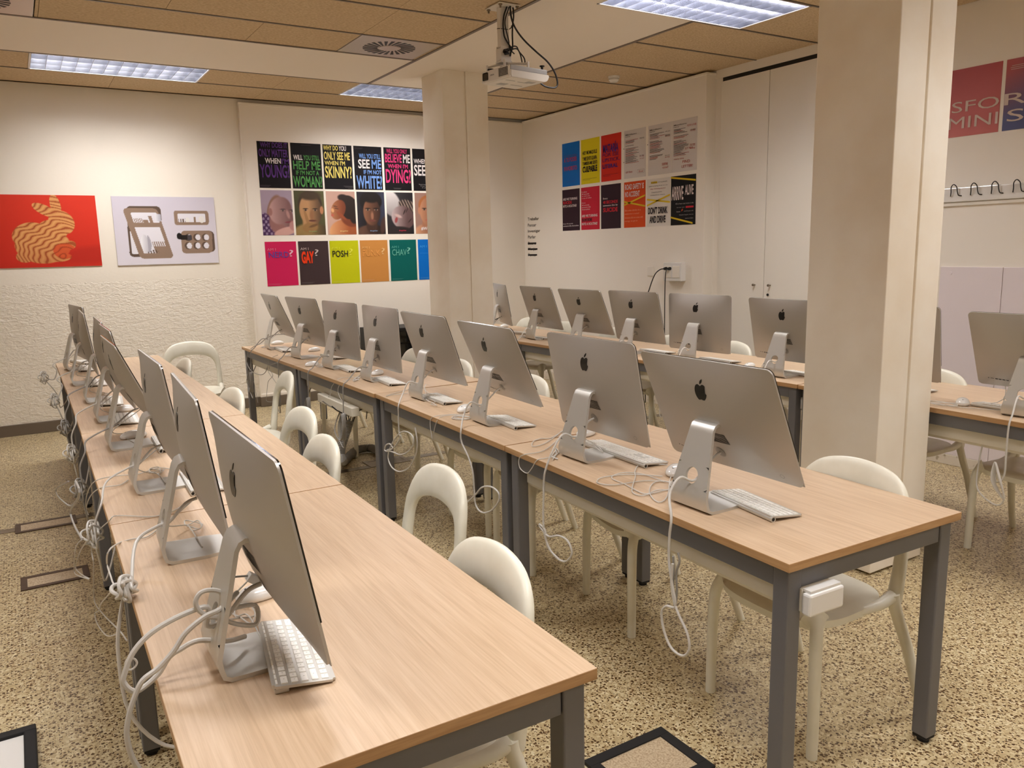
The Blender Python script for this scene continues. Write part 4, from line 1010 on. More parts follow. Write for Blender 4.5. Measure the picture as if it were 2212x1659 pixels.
# ================================================================ KEYBOARDS
def kb_mesh(full):
    """local: x from rear (0) to front, y along, key faces up; long side centred"""
    L = .418 if full else .282; D = .114; pitch = .0190
    bm = bmesh.new(); rz, fz = .0185, .0075
    vs = []
    o = [(0, rz), (D, fz), (D, fz-.0042), (0, rz-.006)]
    A = [bm.verts.new((x, -L/2, z)) for x, z in o]; Q = [bm.verts.new((x, L/2, z)) for x, z in o]
    for i in range(4): bm.faces.new((A[i], A[(i+1) % 4], Q[(i+1) % 4], Q[i]))
    bm.faces.new(A); bm.faces.new(Q[::-1])
    es = [e for e in bm.edges if abs(e.verts[0].co.x-e.verts[1].co.x) < .001 and abs(e.verts[0].co.y-e.verts[1].co.y) < .001]
    bmesh.ops.bevel(bm, geom=es, offset=.006, segments=3, affect='EDGES')
    body = bmesh.new(); me = bpy.data.meshes.new('body'); bm.to_mesh(me)
    bar = bmesh.new(); tube(bar, [(.006, -L/2, .0085), (.006, L/2, .0085)], .0085, n=16, k=1)
    cyl(bar, (.006, -L/2-.0004, .0085), (.006, -L/2+.002, .0085), .0052, .0052, 16, mi=1)
    keys = []
    rowsk = [(0, .0075, [pitch]*14), (1, .016, [pitch]*13+[pitch*1.55]), (2, .016, [pitch*1.55]+[pitch]*13), (3, .016, [pitch*1.8]+[pitch]*11+[pitch*1.8]), (4, .016, [pitch*2.3]+[pitch]*10+[pitch*2.3]), (5, .0165, [pitch]*3+[pitch*1.25, pitch*5.1, pitch*1.25, pitch]+[pitch]*3)]
    xx = .005; Lm = .282; tot = []
    for ri, h, ws in rowsk:
        k = (Lm-.010)/sum(ws); y = -L/2+.005+(0 if not full else 0)
        yy = L/2-.005                                   # first key at the user's left = +y end seen from the front
        for w_ in ws:
            tot.append((xx, xx+h, yy-w_*k, yy)); yy -= w_*k
        if full:
            yy -= .006
            for q in range(3):
                if ri in (0, 1, 2, 5) or (ri == 4 and q == 1): tot.append((xx, xx+h, yy-pitch, yy))
                yy -= pitch
            yy -= .004
            for q in range(3):
                tot.append((xx, xx+h, yy-pitch*.98, yy)); yy -= pitch*.98
        xx += h+.0022
    return me, bar, tot, (rz, fz, D, L)
def key_bm(bm, k, g):
    rz, fz, D, L = g; x0, x1, y0, y1 = k; gp = .0017
    z = lambda x: rz+(fz-rz)*x/D
    A = [bm.verts.new((x, y, z(x)-.0005)) for x, y in ((x0+gp, y0+gp), (x1-gp, y0+gp), (x1-gp, y1-gp), (x0+gp, y1-gp))]
    Q = [bm.verts.new((x, y, z(x)+.0019)) for x, y in ((x0+gp*1.3, y0+gp*1.3), (x1-gp*1.3, y0+gp*1.3), (x1-gp*1.3, y1-gp*1.3), (x0+gp*1.3, y1-gp*1.3))]
    bm.faces.new(Q)
    for i in range(4): bm.faces.new((A[i], A[(i+1) % 4], Q[(i+1) % 4], Q[i]))
    cx, cy = (x0+x1)/2, (y0+y1)/2+.002
    if x1-x0 > .01:
        f = bm.faces.new([bm.verts.new((x, y, z(x)+.00196)) for x, y in ((cx-.0012, cy-.0009), (cx+.0012, cy-.0009), (cx+.0012, cy+.0009), (cx-.0012, cy+.0009))]); f.material_index = 1
def make_keyboard(full, single, nobar=False):
    me, bar, tot, g = kb_mesh(full); t = empty('keyboard', (0, 0, 0)); link('body', me, 'aluminium', t)
    bm = bmesh.new(); rz, fz, D, L = g; z = lambda x: rz+(fz-rz)*x/D
    f = [(.003, -L/2+.003), (D-.003, -L/2+.003), (D-.003, L/2-.003), (.003, L/2-.003)]
    if nobar: bar.free(); bar = bmesh.new(); box(bar, .004, .030, -L/2+.004, L/2-.004, .0005, .010, .002)
    bm_obj('rear_bar' if not nobar else 'base_wedge', bar, ['aluminium', 'black'], t)
    if single:
        for k in tot[:100]:
            b_ = bmesh.new(); key_bm(b_, k, g); bm_obj('key', b_, ['key_white', 'key_print'], t)
        if len(tot) > 100:
            b_ = bmesh.new()
            for k in tot[100:]: key_bm(b_, k, g)
            tag(bm_obj('keys', b_, ['key_white', 'key_print'], t), kind='stuff')
    else:
        b_ = bmesh.new()
        for k in tot: key_bm(b_, k, g)
        bm_obj('keys', b_, ['key_white', 'key_print'], t)
    bm.free(); return t
kbM = make_keyboard(False, True, True); kbN = make_keyboard(False, True); kbF = make_keyboard(True, True); kb0 = make_keyboard(False, False)
ku = {}
def place_kb(proto, x, y, ang, label, z=TZ):
    c = proto if id(proto) not in ku else copy_tree(proto); ku[id(proto)] = 1
    c.location = (x, y, z); c.rotation_euler = (0, 0, ang); tag(c, label, 'keyboard', 'keyboards lying behind the computers')
def kbl(key): return 'white keyboard behind the %s computer of the %s row' % (ordn(int(key[2])), NM[key[0]])
# rear edge x, centre y, angle   (compact keyboards are .28 long)
place_kb(kbM, .337, 1.498, -.16, 'white compact keyboard fully in view behind the nearest computer of the left row')
place_kb(kbN, 1.782, 1.598, -.16, 'white compact keyboard beside the stand of the nearest middle row computer')
place_kb(kbF, 1.852, 2.305, -.05, 'long white keyboard with number pad behind the second nearest middle row computer')
KB = {'2.6': (1.800, 3.035, -.06), '2.5': (1.800, 3.728, -.03), '2.4': (1.812, 4.444, -.06), '2.3': (1.806, 5.115, -.03), '2.2': (1.935, 5.80, .02), '2.1': (1.766, 6.500, -.04),
      '1.7': (.425, 2.87, -.04), '1.6': (.425, 3.56, -.03), '1.5': (.330, 4.252, -.05), '1.4': (.322, 4.84, -.08), '1.3': (.312, 5.62, -.05), '1.2': (.318, 6.41, -.10), '1.1': (.33, 6.78, .3),
      '3.6': (3.90, 3.07, -.05), '3.8': (3.80, 1.86, .05), '3.2': (3.80, 5.80, .1), '3.4': (3.95, 4.42, 0), '3.3': (3.96, 5.05, 0), '3.5': (3.95, 3.80, 0), '3.1': (3.90, 6.25, .1), '3.7': (3.92, 2.44, 0)}
for k, (x, y, a) in KB.items(): place_kb(kb0, x, y, a, kbl(k))

# ================================================================ MICE
def make_mouse():
    t = empty('mouse', (0, 0, 0)); bm = bmesh.new(); bmesh.ops.create_uvsphere(bm, u_segments=28, v_segments=16, radius=1)
    for v in bm.verts:
        x, y, z = v.co; px = math.copysign(abs(x)**.85, x); v.co = (px*.056, y*.030*(1-.06*x), max(-.006, z*.022*(1-.12*x)+.002) if z < 0 else z*.024*(1-.18*x*x)+.002)
    for v in bm.verts: v.co.z += .008
    bm_obj('shell', bm, 'white_gloss', t, smooth=True)
    bm = bmesh.new(); cyl(bm, (-.030, 0, .026), (-.030, 0, .0300), .0048, .004, 14); bm_obj('scroll_ball', bm, 'black', t)
    bm = bmesh.new(); bmesh.ops.create_uvsphere(bm, u_segments=24, v_segments=8, radius=1)
    for v in bm.verts: v.co = (v.co.x*.052, v.co.y*.0275, max(0, v.co.z*.004+.0035))
    bm_obj('underside', bm, 'cable_grey', t, smooth=True)
    return t
m0 = make_mouse(); mu = [False]
MC = [(1.884, 1.985, .6, 'white mouse between the two nearest computers of the middle row'), (1.985, 2.63, .3, 'white mouse behind the stand of the second nearest middle row computer'),
      (1.815, 3.400, .7, 'white mouse left of the third nearest middle row computer'), (1.717, 5.475, .3, 'white mouse on the middle row edge beside the third computer from its far end'),
      (2.00, 6.29, .3, 'white mouse on a folded keyboard near the far end of the middle row'), (1.90, 7.00, 0, 'white mouse at the very far end of the middle row'), (1.93, 4.79, .6, 'white mouse behind the fourth computer from the far end of the middle row'),
      (.405, 1.800, .1, 'glossy white mouse behind the stand of the nearest left row computer'), (.37, 3.80, .1, 'white mouse in shadow behind the third nearest left row computer'),
      (.41, 4.50, .0, 'white mouse on the keyboard edge behind the fourth nearest left row computer'), (3.80, 2.045, .5, 'white mouse on the right row just right of the near pillar'),
      (3.93, 3.475, .3, 'white mouse on the right row left of the near pillar'), (4.15, 6.86, .3, 'white mouse at the far end of the right row')]
for x, y, a, lb in MC:
    c = m0 if not mu[0] else copy_tree(m0); mu[0] = True
    c.location = (x, y, TZ); c.rotation_euler = (0, 0, a); tag(c, lb, 'mouse', 'white computer mice')
# ================================================================ CABLES
def cable(P, r, label, cat='cable', m='cable_white', group=None, name='power_cable', extra=()):
    bm = bmesh.new(); tube(bm, P, r)
    for Q in extra: tube(bm, Q, r)
    return tag(bm_obj(name, bm, m), label, cat, group)
def Zp(o, s, axis, val, pts):
    """photo crop coordinates (origin o, scale s) onto a plane"""
    return [at(o[0]+a/s, o[1]+b/s, axis, val) for a, b in pts]
GP = 'power cables leaving the computers'
# middle row, measured runs
k = '2.8'; o, s = (1260, 780), 2.513
X = 1.548
P = [socket(k), socket(k)+Vector((-.03, .0, -.012)), HOLE(k)+Vector((.004, -.006, -.014)), loc(k, -.035, 0, .105), loc(k, -.075, 0, .06)]+Zp(o, s, 0, X, [(478, 850), (468, 950), (465, 1080), (480, 1200), (500, 1330), (450, 1330), (425, 1370), (440, 1470), (480, 1560), (540, 1600), (575, 1565), (565, 1480), (520, 1380), (492, 1300), (478, 1200), (485, 1100)])
cable(P, .0040, 'white power cable of the nearest middle row computer hanging in one long loop', group=GP)
P = Zp(o, s, 0, X+.02, [(515, 1040), (522, 1090), (505, 1150), (508, 1250), (498, 1330), (488, 1250), (490, 1150), (488, 1060)])
cable(P, .0036, 'grey bundled cord hanging beside the long white loop', m='cable_grey', group=GP)
k = '2.7'; o, s = (800, 700), 3.0727; X = 1.585
P = [socket(k), socket(k)+Vector((-.03, 0, -.012)), HOLE(k)+Vector((.004, -.006, -.014)), loc(k, -.035, 0, .105), loc(k, -.08, .0, .055)]+Zp(o, s, 0, X, [(1165, 960), (1152, 1040), (1150, 1150), (1148, 1300), (1158, 1400), (1190, 1490), (1240, 1555), (1300, 1575), (1338, 1520), (1310, 1440), (1250, 1405), (1185, 1410), (1130, 1350), (1125, 1330), (1160, 1370), (1180, 1480), (1250, 1560)])
cable(P, .0040, 'white power cable of the second nearest middle row computer ending in a knotted loop', group=GP)
k = '2.6'; X = 1.612
P = [socket(k), socket(k)+Vector((-.03, 0, -.012)), HOLE(k)+Vector((.004, -.006, -.014)), loc(k, -.035, 0, .105), loc(k, -.07, .0, .05)]+Zp(o, s, 0, X, [(602, 705), (605, 780), (650, 880), (680, 980), (690, 1100), (700, 1200), (740, 1250), (800, 1240), (850, 1180), (850, 1120), (800, 1080), (740, 1085), (700, 1130), (650, 1180)])
cable(P, .0038, 'white power cable of the third nearest middle row computer hanging behind a chair', group=GP)
k = '2.5'; o, s = (700, 860), 7.373; X = 1.635
P = [socket(k), socket(k)+Vector((-.03, 0, -.012)), HOLE(k)+Vector((.004, -.006, -.014)), loc(k, -.035, 0, .10), loc(k, -.07, .0, .045)]+Zp(o, s, 0, X, [(1188, 110), (1185, 250), (1190, 430), (1200, 560), (1215, 620), (1150, 740), (1040, 840), (970, 830), (985, 750), (1050, 730), (1090, 800), (1000, 830), (1100, 860), (1210, 900), (1330, 860), (1425, 730), (1400, 590), (1270, 530), (1150, 620), (1050, 800), (1020, 950), (1080, 1100), (1200, 1170), (1350, 1110), (1460, 900), (1485, 700), (1450, 470)])
cable(P, .0038, 'white power cable in a wide round loop against the desk legs of the middle row', group=GP)
def drop(k, X, lab, r=.0036, m='cable_grey', bundle=True, seed=1, low=.35):
    rr = random.Random(seed); e = loc(k, -.09, rr.uniform(-.01, .03), .02); e.x = X+.004; e.z = TZ+.006
    P = [socket(k), socket(k)+Vector((-.03, 0, -.012)), HOLE(k)+Vector((.004, -.006, -.014)), loc(k, -.04, 0, .09), (X+.02, e.y, TZ+.02), (X-.012, e.y, TZ-.01)]
    z = .64; y = e.y
    P += [(X-.014, y+.01, z), (X-.015, y+.02, z-.1)]
    if bundle:
        for q in range(5):
            w_ = .018+.006*q; P += [(X-.02-.006*q, y+w_, z-.16), (X-.015-.008*q, y+w_*.4, z-.25), (X-.02-.006*q, y-w_, z-.17), (X-.015-.006*q, y-w_*.3, z-.08)]
    P += [(X-.01, y+.05, z-.3), (X, y+.16, low), (X+.02, y+.30, low+.06), (X+.1, y+.32, .57)]
    cable(P, r, lab, m=m, group=GP)
for k, X, sd in (('2.4', 1.632, 3), ('2.3', 1.626, 4), ('2.2', 1.618, 5), ('2.1', 1.606, 6)):
    drop(k, X, 'bundled pale cable hanging below the %s computer of the middle row' % ordn(int(k[2])), seed=sd)
# left row: nearest two measured, others generated
k = '1.8'; o, s = (240, 1100), 2.968
hc = HOLE(k)
P = [socket(k), socket(k)+Vector((-.03, 0, -.01)), hc+Vector((.012, 0, -.012)), hc+Vector((-.02, .0, -.016))]+Zp(o, s, 1, 1.53, [(620, 628), (450, 680), (260, 790), (140, 920), (88, 1050), (80, 1110), (130, 1162), (190, 1155), (300, 1060), (370, 950), (440, 900), (560, 842)])+[loc(k, .03, -.0, .045), loc(k, .07, .03, .03)]
cable(P, .0052, 'thick white cable looping out over the left edge beside the nearest left computer', group=GP)
P = Zp(o, s, 1, 1.50, [(700, 640), (600, 690), (480, 790), (400, 910), (300, 1020), (200, 1100), (145, 1220), (112, 1330), (100, 1450), (130, 1580), (175, 1659), (250, 1760)])
cable([loc(k, .06, .02, .13)]+P, .0052, 'thick white cable running down out of the picture at the lower left', group=GP)
P = Zp(o, s, 1, 1.525, [(712, 560), (700, 530), (640, 518), (575, 535), (542, 590), (560, 645), (620, 685), (690, 695)])+[loc(k, .05, .0, .075), loc(k, .09, .01, .06), loc(k, .095, .03, .09), loc(k, .05, .02, .10)]
cable(P, .0048, 'white cable ring looped round the stand of the nearest left computer', group=GP)
bm = bmesh.new(); tube(bm, [at(240+a/s, 1100+b/s, 1, 1.53) for a, b in ((118, 955), (150, 960), (165, 985), (150, 1015), (120, 1030), (100, 1010), (92, 985), (110, 955))], .002)
tag(bm_obj('cable_tie', bm, 'cable_white'), 'thin white tie curled round the thick cable at the lower left', 'cable tie')
k = '1.7'
def knot(c, sc_, seed, sq=1.0, turns=4):
    rr = random.Random(seed); out = []
    for q in range(turns*8):
        a = 2*PI*q/8; f = q/(turns*8)
        out.append(Vector(c)+Vector((sc_*(.45*math.cos(a)+.18*math.sin(2.6*a))*(.6+.5*math.sin(f*5)), sc_*.5*math.sin(a*1.5+f*3), sc_*sq*(.62*math.sin(a)*(.75+.3*math.cos(3*f*PI))))))
    return out
hc = HOLE(k)
P = [socket(k), socket(k)+Vector((-.03, 0, -.01)), hc+Vector((.01, 0, -.012)), hc+Vector((-.02, 0, -.018)), loc(k, -.06, -.03, .06)]+knot((.140, 1.965, .765), .046, 3, 1.0, 4)+[Vector((.125, 1.97, .71)), Vector((.11, 1.96, .62)), Vector((.118, 1.93, .48)), Vector((.18, 1.88, .40)), Vector((.26, 1.8, .42))]
cable(P, .0046, 'thick white cable knotted into a bow on the left desk edge', group=GP)
def lrow(k, X, seed, kx=.0, kz=.62, ky=.0, sc_=.055, m='cable_white'):
    hc = HOLE(k); y = IM[k][1]
    P = [socket(k), socket(k)+Vector((-.03, 0, -.01)), hc+Vector((.01, 0, -.012)), hc+Vector((-.02, 0, -.02)), loc(k, -.08, -.02, .05), (X-.01, y-.05+ky, TZ+.01), (X-.035, y-.06+ky, TZ-.05)]
    P += knot((X-.045+kx, y-.07+ky, kz), sc_, seed, 1.3, 4)+[(X-.03, y-.05, kz-.12), (X-.01, y+.1, kz-.25), (X+.05, y+.25, .5)]
    cable(P, .0034, 'knotted white cable hanging off the left desk edge at the %s computer' % ordn(int(k[2])), group=GP, m=m)
lrow('1.6', .168, 11, kz=.655, ky=-.08); lrow('1.5', .176, 12, kz=.60, m='cable_grey'); lrow('1.4', .182, 13, kz=.61); lrow('1.3', .186, 14, kz=.62, m='cable_grey')
lrow('1.2', .188, 15, kz=.66, kx=-.02); lrow('1.1', .190, 16, kz=.71, kx=-.05)
for k, X in (('3.8', 3.59), ('3.6', 3.645), ('3.5', 3.645), ('3.4', 3.636), ('3.3', 3.63), ('3.2', 3.62), ('3.1', 3.60)):
    e = loc(k, -.12, -.01, 0); P = [socket(k), socket(k)+Vector((-.03, 0, -.012)), HOLE(k)+Vector((.004, -.006, -.014)), loc(k, -.035, 0, .10), (min(X+.05, e.x+.02), e.y, TZ+.03), (X-.012, e.y, TZ-.02), (X-.014, e.y, .60)]
    if k == '3.8':
        P += [(X-.016, e.y+.0, .50)]
        for q in range(4): P += [(X-.02-.004*q, e.y+.03+.004*q, .47), (X-.02, e.y+.04, .555), (X-.024-.003*q, e.y+.015, .50), (X-.02, e.y-.01, .40)]
        P += [(X-.01, e.y+.03, .36), (X+.03, e.y+.13, .40), (X+.08, e.y+.16, .50), (X+.1, e.y+.16, .59)]
    else: P += [(X-.01, e.y+.03, .45), (X+.02, e.y+.12, .36), (X+.08, e.y+.2, .42), (X+.12, e.y+.22, .59)]
    cable(P, .0038, 'white cable hanging from the %s computer of the right row' % ordn(int(k[2])), group=GP)
cable([socket('3.1'), loc('3.1', -.02, .02, .09), loc('3.1', -.09, .10, .05), loc('3.1', -.16, .18, .012), (3.61, 6.78, .742)], .0045, 'black cable behind the farthest computer of the right row', m='cable_black', group=None)

# thin keyboard and mouse cords: measured ones on the middle row
GT = 'thin keyboard and mouse cords'
def flatc(o, s, pts, z=TZ+.0045, r=.0019, label='', m='cable_white', off=0):
    P = []
    for p in pts:
        if len(p) == 2: P.append(at(o[0]+p[0]/s, o[1]+p[1]/s, 2, z))
        else: P.append(at(o[0]+p[0]/s, o[1]+p[1]/s, 0, p[2]))
    cable(P, r, label, 'cord', m, GT, name='thin_cord')
o, s = (1370, 740), 4.1475
flatc(o, s, [(300, 1095), (100, 1090), (35, 1100), (5, 1160), (10, 1200), (-20, 1330), (60, 1370), (160, 1350), (330, 1310)], label='thin cord from the long keyboard curling on the nearest middle desk')
flatc(o, s, [(410, 1105), (360, 1140), (320, 1230), (310, 1330), (280, 1400), (230, 1430), (170, 1400), (135, 1330), (170, 1260), (250, 1240), (330, 1260), (345, 1300)], label='thin white mouse cord curled left of the nearest middle stand')
o, s = (1260, 780), 2.513
flatc(o, s, [(440, 655), (330, 615), (230, 605), (165, 620), (160, 640), (230, 670), (330, 720), (400, 700), (460, 700)], label='wide white cord loop on the nearest middle desk')
flatc(o, s, [(430, 625), (250, 615), (110, 630), (75, 650), (90, 665), (170, 672), (330, 650), (470, 655)], label='outer white cord loop near the edge of the nearest middle desk')
flatc(o, s, [(485, 650), (470, 670), (490, 685), (475, 660), (495, 665), (480, 690), (500, 675), (470, 655)], r=.0024, label='small tangle of cord beside the nearest middle stand')
o, s = (800, 700), 3.0727
flatc(o, s, [(1290, 700), (1200, 755), (1130, 760), (1080, 780), (1078, 812), (1150, 795), (1230, 745), (1270, 710)], label='thin cord looping left of the second nearest middle stand')
X = 1.600
flatc(o, s, [(1300, 690), (1250, 760), (1150, 840), (1030, 865), (992, 885, X), (985, 925, X), (1000, 965, X), (1040, 990, X), (1070, 960, X), (1105, 905, X), (1160, 890), (1220, 880)], label='thin white cord sagging over the edge below the second nearest middle computer')
flatc(o, s, [(1210, 900), (1235, 860), (1225, 820), (1250, 850), (1215, 880), (1245, 895), (1205, 880), (1230, 840)], r=.0024, label='tangled cord at the foot of the second nearest middle stand')
flatc(o, s, [(1415, 760), (1500, 800), (1545, 855), (1480, 800), (1560, 830)], z=TZ+.024, label='thin cord lying across the long keyboard')
X = 1.628
flatc(o, s, [(660, 600), (540, 600), (440, 610), (402, 630, X), (398, 680, X), (410, 760, X)], label='thin cord hanging over the edge left of the third nearest middle computer')
flatc(o, s, [(650, 612), (560, 605), (480, 612), (445, 640, X), (425, 700, X), (415, 770, X)], label='second thin cord hanging beside it left of the third nearest middle computer')
flatc(o, s, [(660, 615), (600, 608), (550, 615), (548, 628), (620, 634), (670, 622), (590, 612), (560, 622), (640, 630), (690, 618)], r=.0026, label='folded cord bundle in front of the third nearest middle stand')
flatc(o, s, [(370, 400), (355, 430), (385, 460), (370, 500), (410, 520), (440, 540), (400, 530), (430, 515), (375, 480), (360, 410)], z=TZ+.01, label='curly thin cord at the foot of the fourth nearest middle stand')
flatc(o, s, [(265, 430), (230, 440), (140, 465), (105, 478), (150, 470), (250, 460)], label='thin cord lying left of the fourth nearest middle stand')
o, s = (700, 780), 11.06; X = 1.645
flatc(o, s, [(860, 400), (600, 385), (420, 400), (300, 460, X), (180, 620, X), (160, 760, X), (100, 860, X), (-60, 1020, X), (-180, 1000, X)], label='thin cord over the edge left of the fourth middle computer from the far end')
flatc(o, s, [(850, 440), (600, 450), (430, 500, X), (340, 640, X), (350, 800, X), (440, 960, X), (540, 1000, X)], label='second thin cord over the edge by the fourth middle computer from the far end')
flatc(o, s, [(860, 330), (760, 400), (700, 450), (720, 480), (800, 440), (860, 380), (740, 420), (820, 450)], r=.0032, label='thick folded cord lying beside the fourth middle computer from the far end')
# dangling cords at the far end of the middle row
o, s = (510, 720), 11.06; X = 1.618
for pts, lb, r in (([(1150, 20), (900, 40), (720, 120), (580, 240), (420, 320), (330, 400), (270, 560), (260, 700), (330, 860), (440, 950), (600, 990), (700, 930), (740, 820)], 'grey cable drooping in a half loop at the far end of the middle row', .0030),
                   ([(1000, 520), (860, 580), (780, 700), (750, 860), (820, 1000), (870, 1060), (960, 1190)], 'thin cord hanging at the far end of the middle row', .0018),
                   ([(1000, 700), (830, 760), (790, 850), (860, 960), (870, 1030), (780, 1130), (750, 1250), (730, 1500), (720, 1600), (800, 1640), (950, 1630)], 'thin cord falling to the floor at the far end of the middle row', .0018),
                   ([(360, 640), (330, 820), (280, 1000), (250, 1180), (370, 1250), (420, 1150), (470, 1400), (520, 1659)], 'thin cord wrapped round the far leg of the middle row', .0018)):
    cable([at(510+a/s, 720+b/s, 0, X) for a, b in pts], r, lb, 'cord', 'cable_grey', GT, name='thin_cord')
# messy thin cords on far desks, one tangle per computer
def mess(k, seed, lab, lx=-.02, ly=.12, sp=.07):
    rr = random.Random(seed); c = loc(k, lx, ly, .004); P = [usbport(k), usbport(k)+Vector((-.012, 0, -.01)), loc(k, .03, .11, .05)]
    a = rr.uniform(0, 6)
    for q in range(13):
        a += rr.uniform(.7, 1.6); r_ = sp*rr.uniform(.35, 1); P.append(c+Vector((r_*.55*math.cos(a), r_*math.sin(a), .0+.010*rr.random())))
    P.append(loc(k, .10, -.02, .012)); cable(P, .0019, lab, 'cord', 'cable_white', GT, name='thin_cord')
for i, k in enumerate(['1.8', '1.7', '1.6', '1.5', '1.4', '1.3', '1.2', '1.1', '2.1', '2.2', '2.3', '3.8', '3.7', '3.6', '3.5', '3.4', '3.3', '3.2', '3.1']):
    lx, ly, sp = (.10, .19, .06) if k[0] == '1' else ((.02, .17, .07) if k[0] == '3' else (0, .13, .05))
    if k == '3.8': lx, ly, sp = .02, .36, .09
    mess(k, 40+i, 'tangle of thin cord beside the %s computer of the %s row' % (ordn(int(k[2])), NM[k[0]]), lx, ly, sp)
# white plug block on the nearest left computer
pp = usbport('1.8', .085)
t = empty('plug_adapter', pp); t.rotation_euler = (0, R(38), 0); tag(t, 'small white plug block stuck in the back of the nearest left computer', 'plug')
bm_obj('block', B(-.028, .0, -.011, .011, -.009, .009, .002), 'white_gloss', t)
bm = bmesh.new(); tube(bm, [(-.028, 0, 0), (-.05, .0, -.012), (-.07, .01, -.03)], .0022); bm_obj('cord_stub', bm, 'cable_grey', t)
# thin cords hanging on the left side of the left row
o, s = (80, 940), 3.607
for pts, pl, lb in (([(1180, 520), (1060, 590), (960, 625), (850, 635), (620, 628), (560, 670), (430, 800), (425, 900), (440, 1000), (440, 1150), (450, 1300), (520, 1400), (640, 1520), (700, 1600)], .13, 'long thin cord running from the second left computer down to the floor'),
                    ([(980, 700), (860, 790), (740, 810), (640, 840), (560, 900), (545, 1000), (580, 1120), (590, 1200), (500, 1310), (480, 1370), (450, 1390), (470, 1470), (540, 1560), (620, 1550), (640, 1520)], .12, 'thin cord hanging in a drooping loop left of the nearest left desk'),
                    ([(1130, 280), (950, 255), (800, 300), (600, 320), (450, 360), (390, 460), (380, 560), (400, 620)], .15, 'thin pale cord over the left edge near the third left computer'),
                    ([(710, 350), (640, 390), (500, 410), (420, 470), (385, 560), (395, 640)], .15, 'second thin pale cord over the left edge near the third left computer'),
                    ([(365, 800), (300, 880), (290, 1050), (310, 1090), (400, 1120)], .08, 'short thin cord dangling below the knotted cable'),
                    ([(390, 820), (330, 920), (300, 1030), (340, 1080), (405, 1118)], .09, 'second short thin cord dangling below the knotted cable'),
                    ([(245, 360), (150, 420), (160, 470), (240, 545), (300, 520), (330, 440), (300, 360)], .05, 'thin dark looking cord hanging in a ring left of the left row'),
                    ([(300, 520), (260, 600), (290, 700), (350, 810)], .05, 'thin cord falling past the floor box')):
    P = []
    for a, b in pts:
        q = at(o[0]+a/s, o[1]+b/s, 2, TZ+.005)
        P.append(q if q.x > .150 and pl > .1 else at(o[0]+a/s, o[1]+b/s, 0, pl))
    cable(P, .0020, lb, 'cord', 'cable_white' if 'dark' not in lb and 'floor box' not in lb else 'cable_grey', GT, name='thin_cord')

# grey corrugated hose with cables fanning out, under the middle row
t = empty('conduit_hose', (1.9, 5.1, 0)); tag(t, 'grey corrugated cable hose standing up and bending along the floor under the middle row', 'hose')
HP = [Zp((700, 860), 7.373, 1, 4.75, [(p)])[0]-Vector((1.9, 5.1, 0)) for p in ((400, 360), (370, 480), (330, 600), (290, 720), (265, 830), (262, 930), (290, 990))]
floor_ = [at(700+a/7.373, 860+b/7.373, 2, .035)-Vector((1.9, 5.1, 0)) for a, b in ((330, 1000), (420, 900), (520, 830), (640, 800), (760, 800), (860, 850), (920, 950))]
pts = catmull(HP+floor_, 16); bm = bmesh.new(); acc = 0; path = []
for i, p in enumerate(pts): path.append(p)
# resample evenly and modulate the radius for the ribs
L = [0]
for a, b_ in zip(path, path[1:]): L.append(L[-1]+(b_-a).length)
n_ = int(L[-1]/.0045); res = []; j = 0
for i in range(n_+1):
    d = L[-1]*i/n_
    while j < len(L)-2 and L[j+1] < d: j += 1
    res.append(path[j].lerp(path[j+1], (d-L[j])/max(1e-6, L[j+1]-L[j])))
cnt = len(res); tube(bm, res, lambda u: .031 if int(round(u*(cnt-1))) % 2 == 0 else .0265, n=18, k=1)
bm_obj('tube', bm, 'grey_hose', t)
for i, (dx, dz, m_, r) in enumerate(((-.10, .2, 'cable_black', .004), (-.03, .22, 'cable_black', .0035), (.04, .24, 'cable_grey', .004), (.09, .18, 'cable_black', .003), (.16, .12, 'cable_grey', .004), (.2, .05, 'cable_black', .0035), (-.15, .26, 'cable_grey', .004))):
    a = HP[0]+Vector((.006*(i-3), 0, -.04)); P = [a, a+Vector((dx*.25, .0, .09)), a+Vector((dx*.8, .02*i-.06, .10+dz*.15)), a+Vector((dx*1.1, .02*i-.06, .10+dz*.3))]
    if i in (3, 5): P += [a+Vector((dx*1.6, .02, .2)), a+Vector((dx*1.2, -.02, .04))]
    b_ = bmesh.new(); tube(b_, P, r); bm_obj('wire', b_, m_, t)
# power strip hung under the middle row beside the hose
t = empty('power_strip', (1.665, 4.82, .60)); tag(t, 'white power strip fixed below the middle row above the grey hose', 'power strip')
bm_obj('casing', B(-.03, .02, -.32, .32, -.055, .0, .004), 'tray_white', t)

# ================================================================ PROJECTOR
PX, PY = 2.715, 4.415
t = empty('projector_mount', (PX-.01, PY-.02, ZC)); tag(t, 'pale ceiling pole and plate carrying the projector', 'projector mount')
bm = bmesh.new(); box(bm, -.075, .075, -.085, .085, -.012, -.006, .001)
bm_obj('ceiling_plate', bm, 'proj_white', t)
for a, b_ in ((-.06, -.07), (.06, -.07), (-.06, .07), (.06, .07)):
    bm = bmesh.new(); cyl(bm, (a, b_, .0), (a, b_, -.034), .006, .006, 10); cyl(bm, (a, b_, -.012), (a, b_, -.020), .012, .012, 6); bm_obj('bolt', bm, 'steel', t)
bm = bmesh.new(); box(bm, -.034, .026, -.02, .02, -.16, -.010, .004); bm_obj('pole', bm, 'proj_white', t)
bm = bmesh.new(); box(bm, -.032, .030, -.019, .022, -.245, -.15, .004); bm_obj('inner_pole', bm, 'proj_white', t)
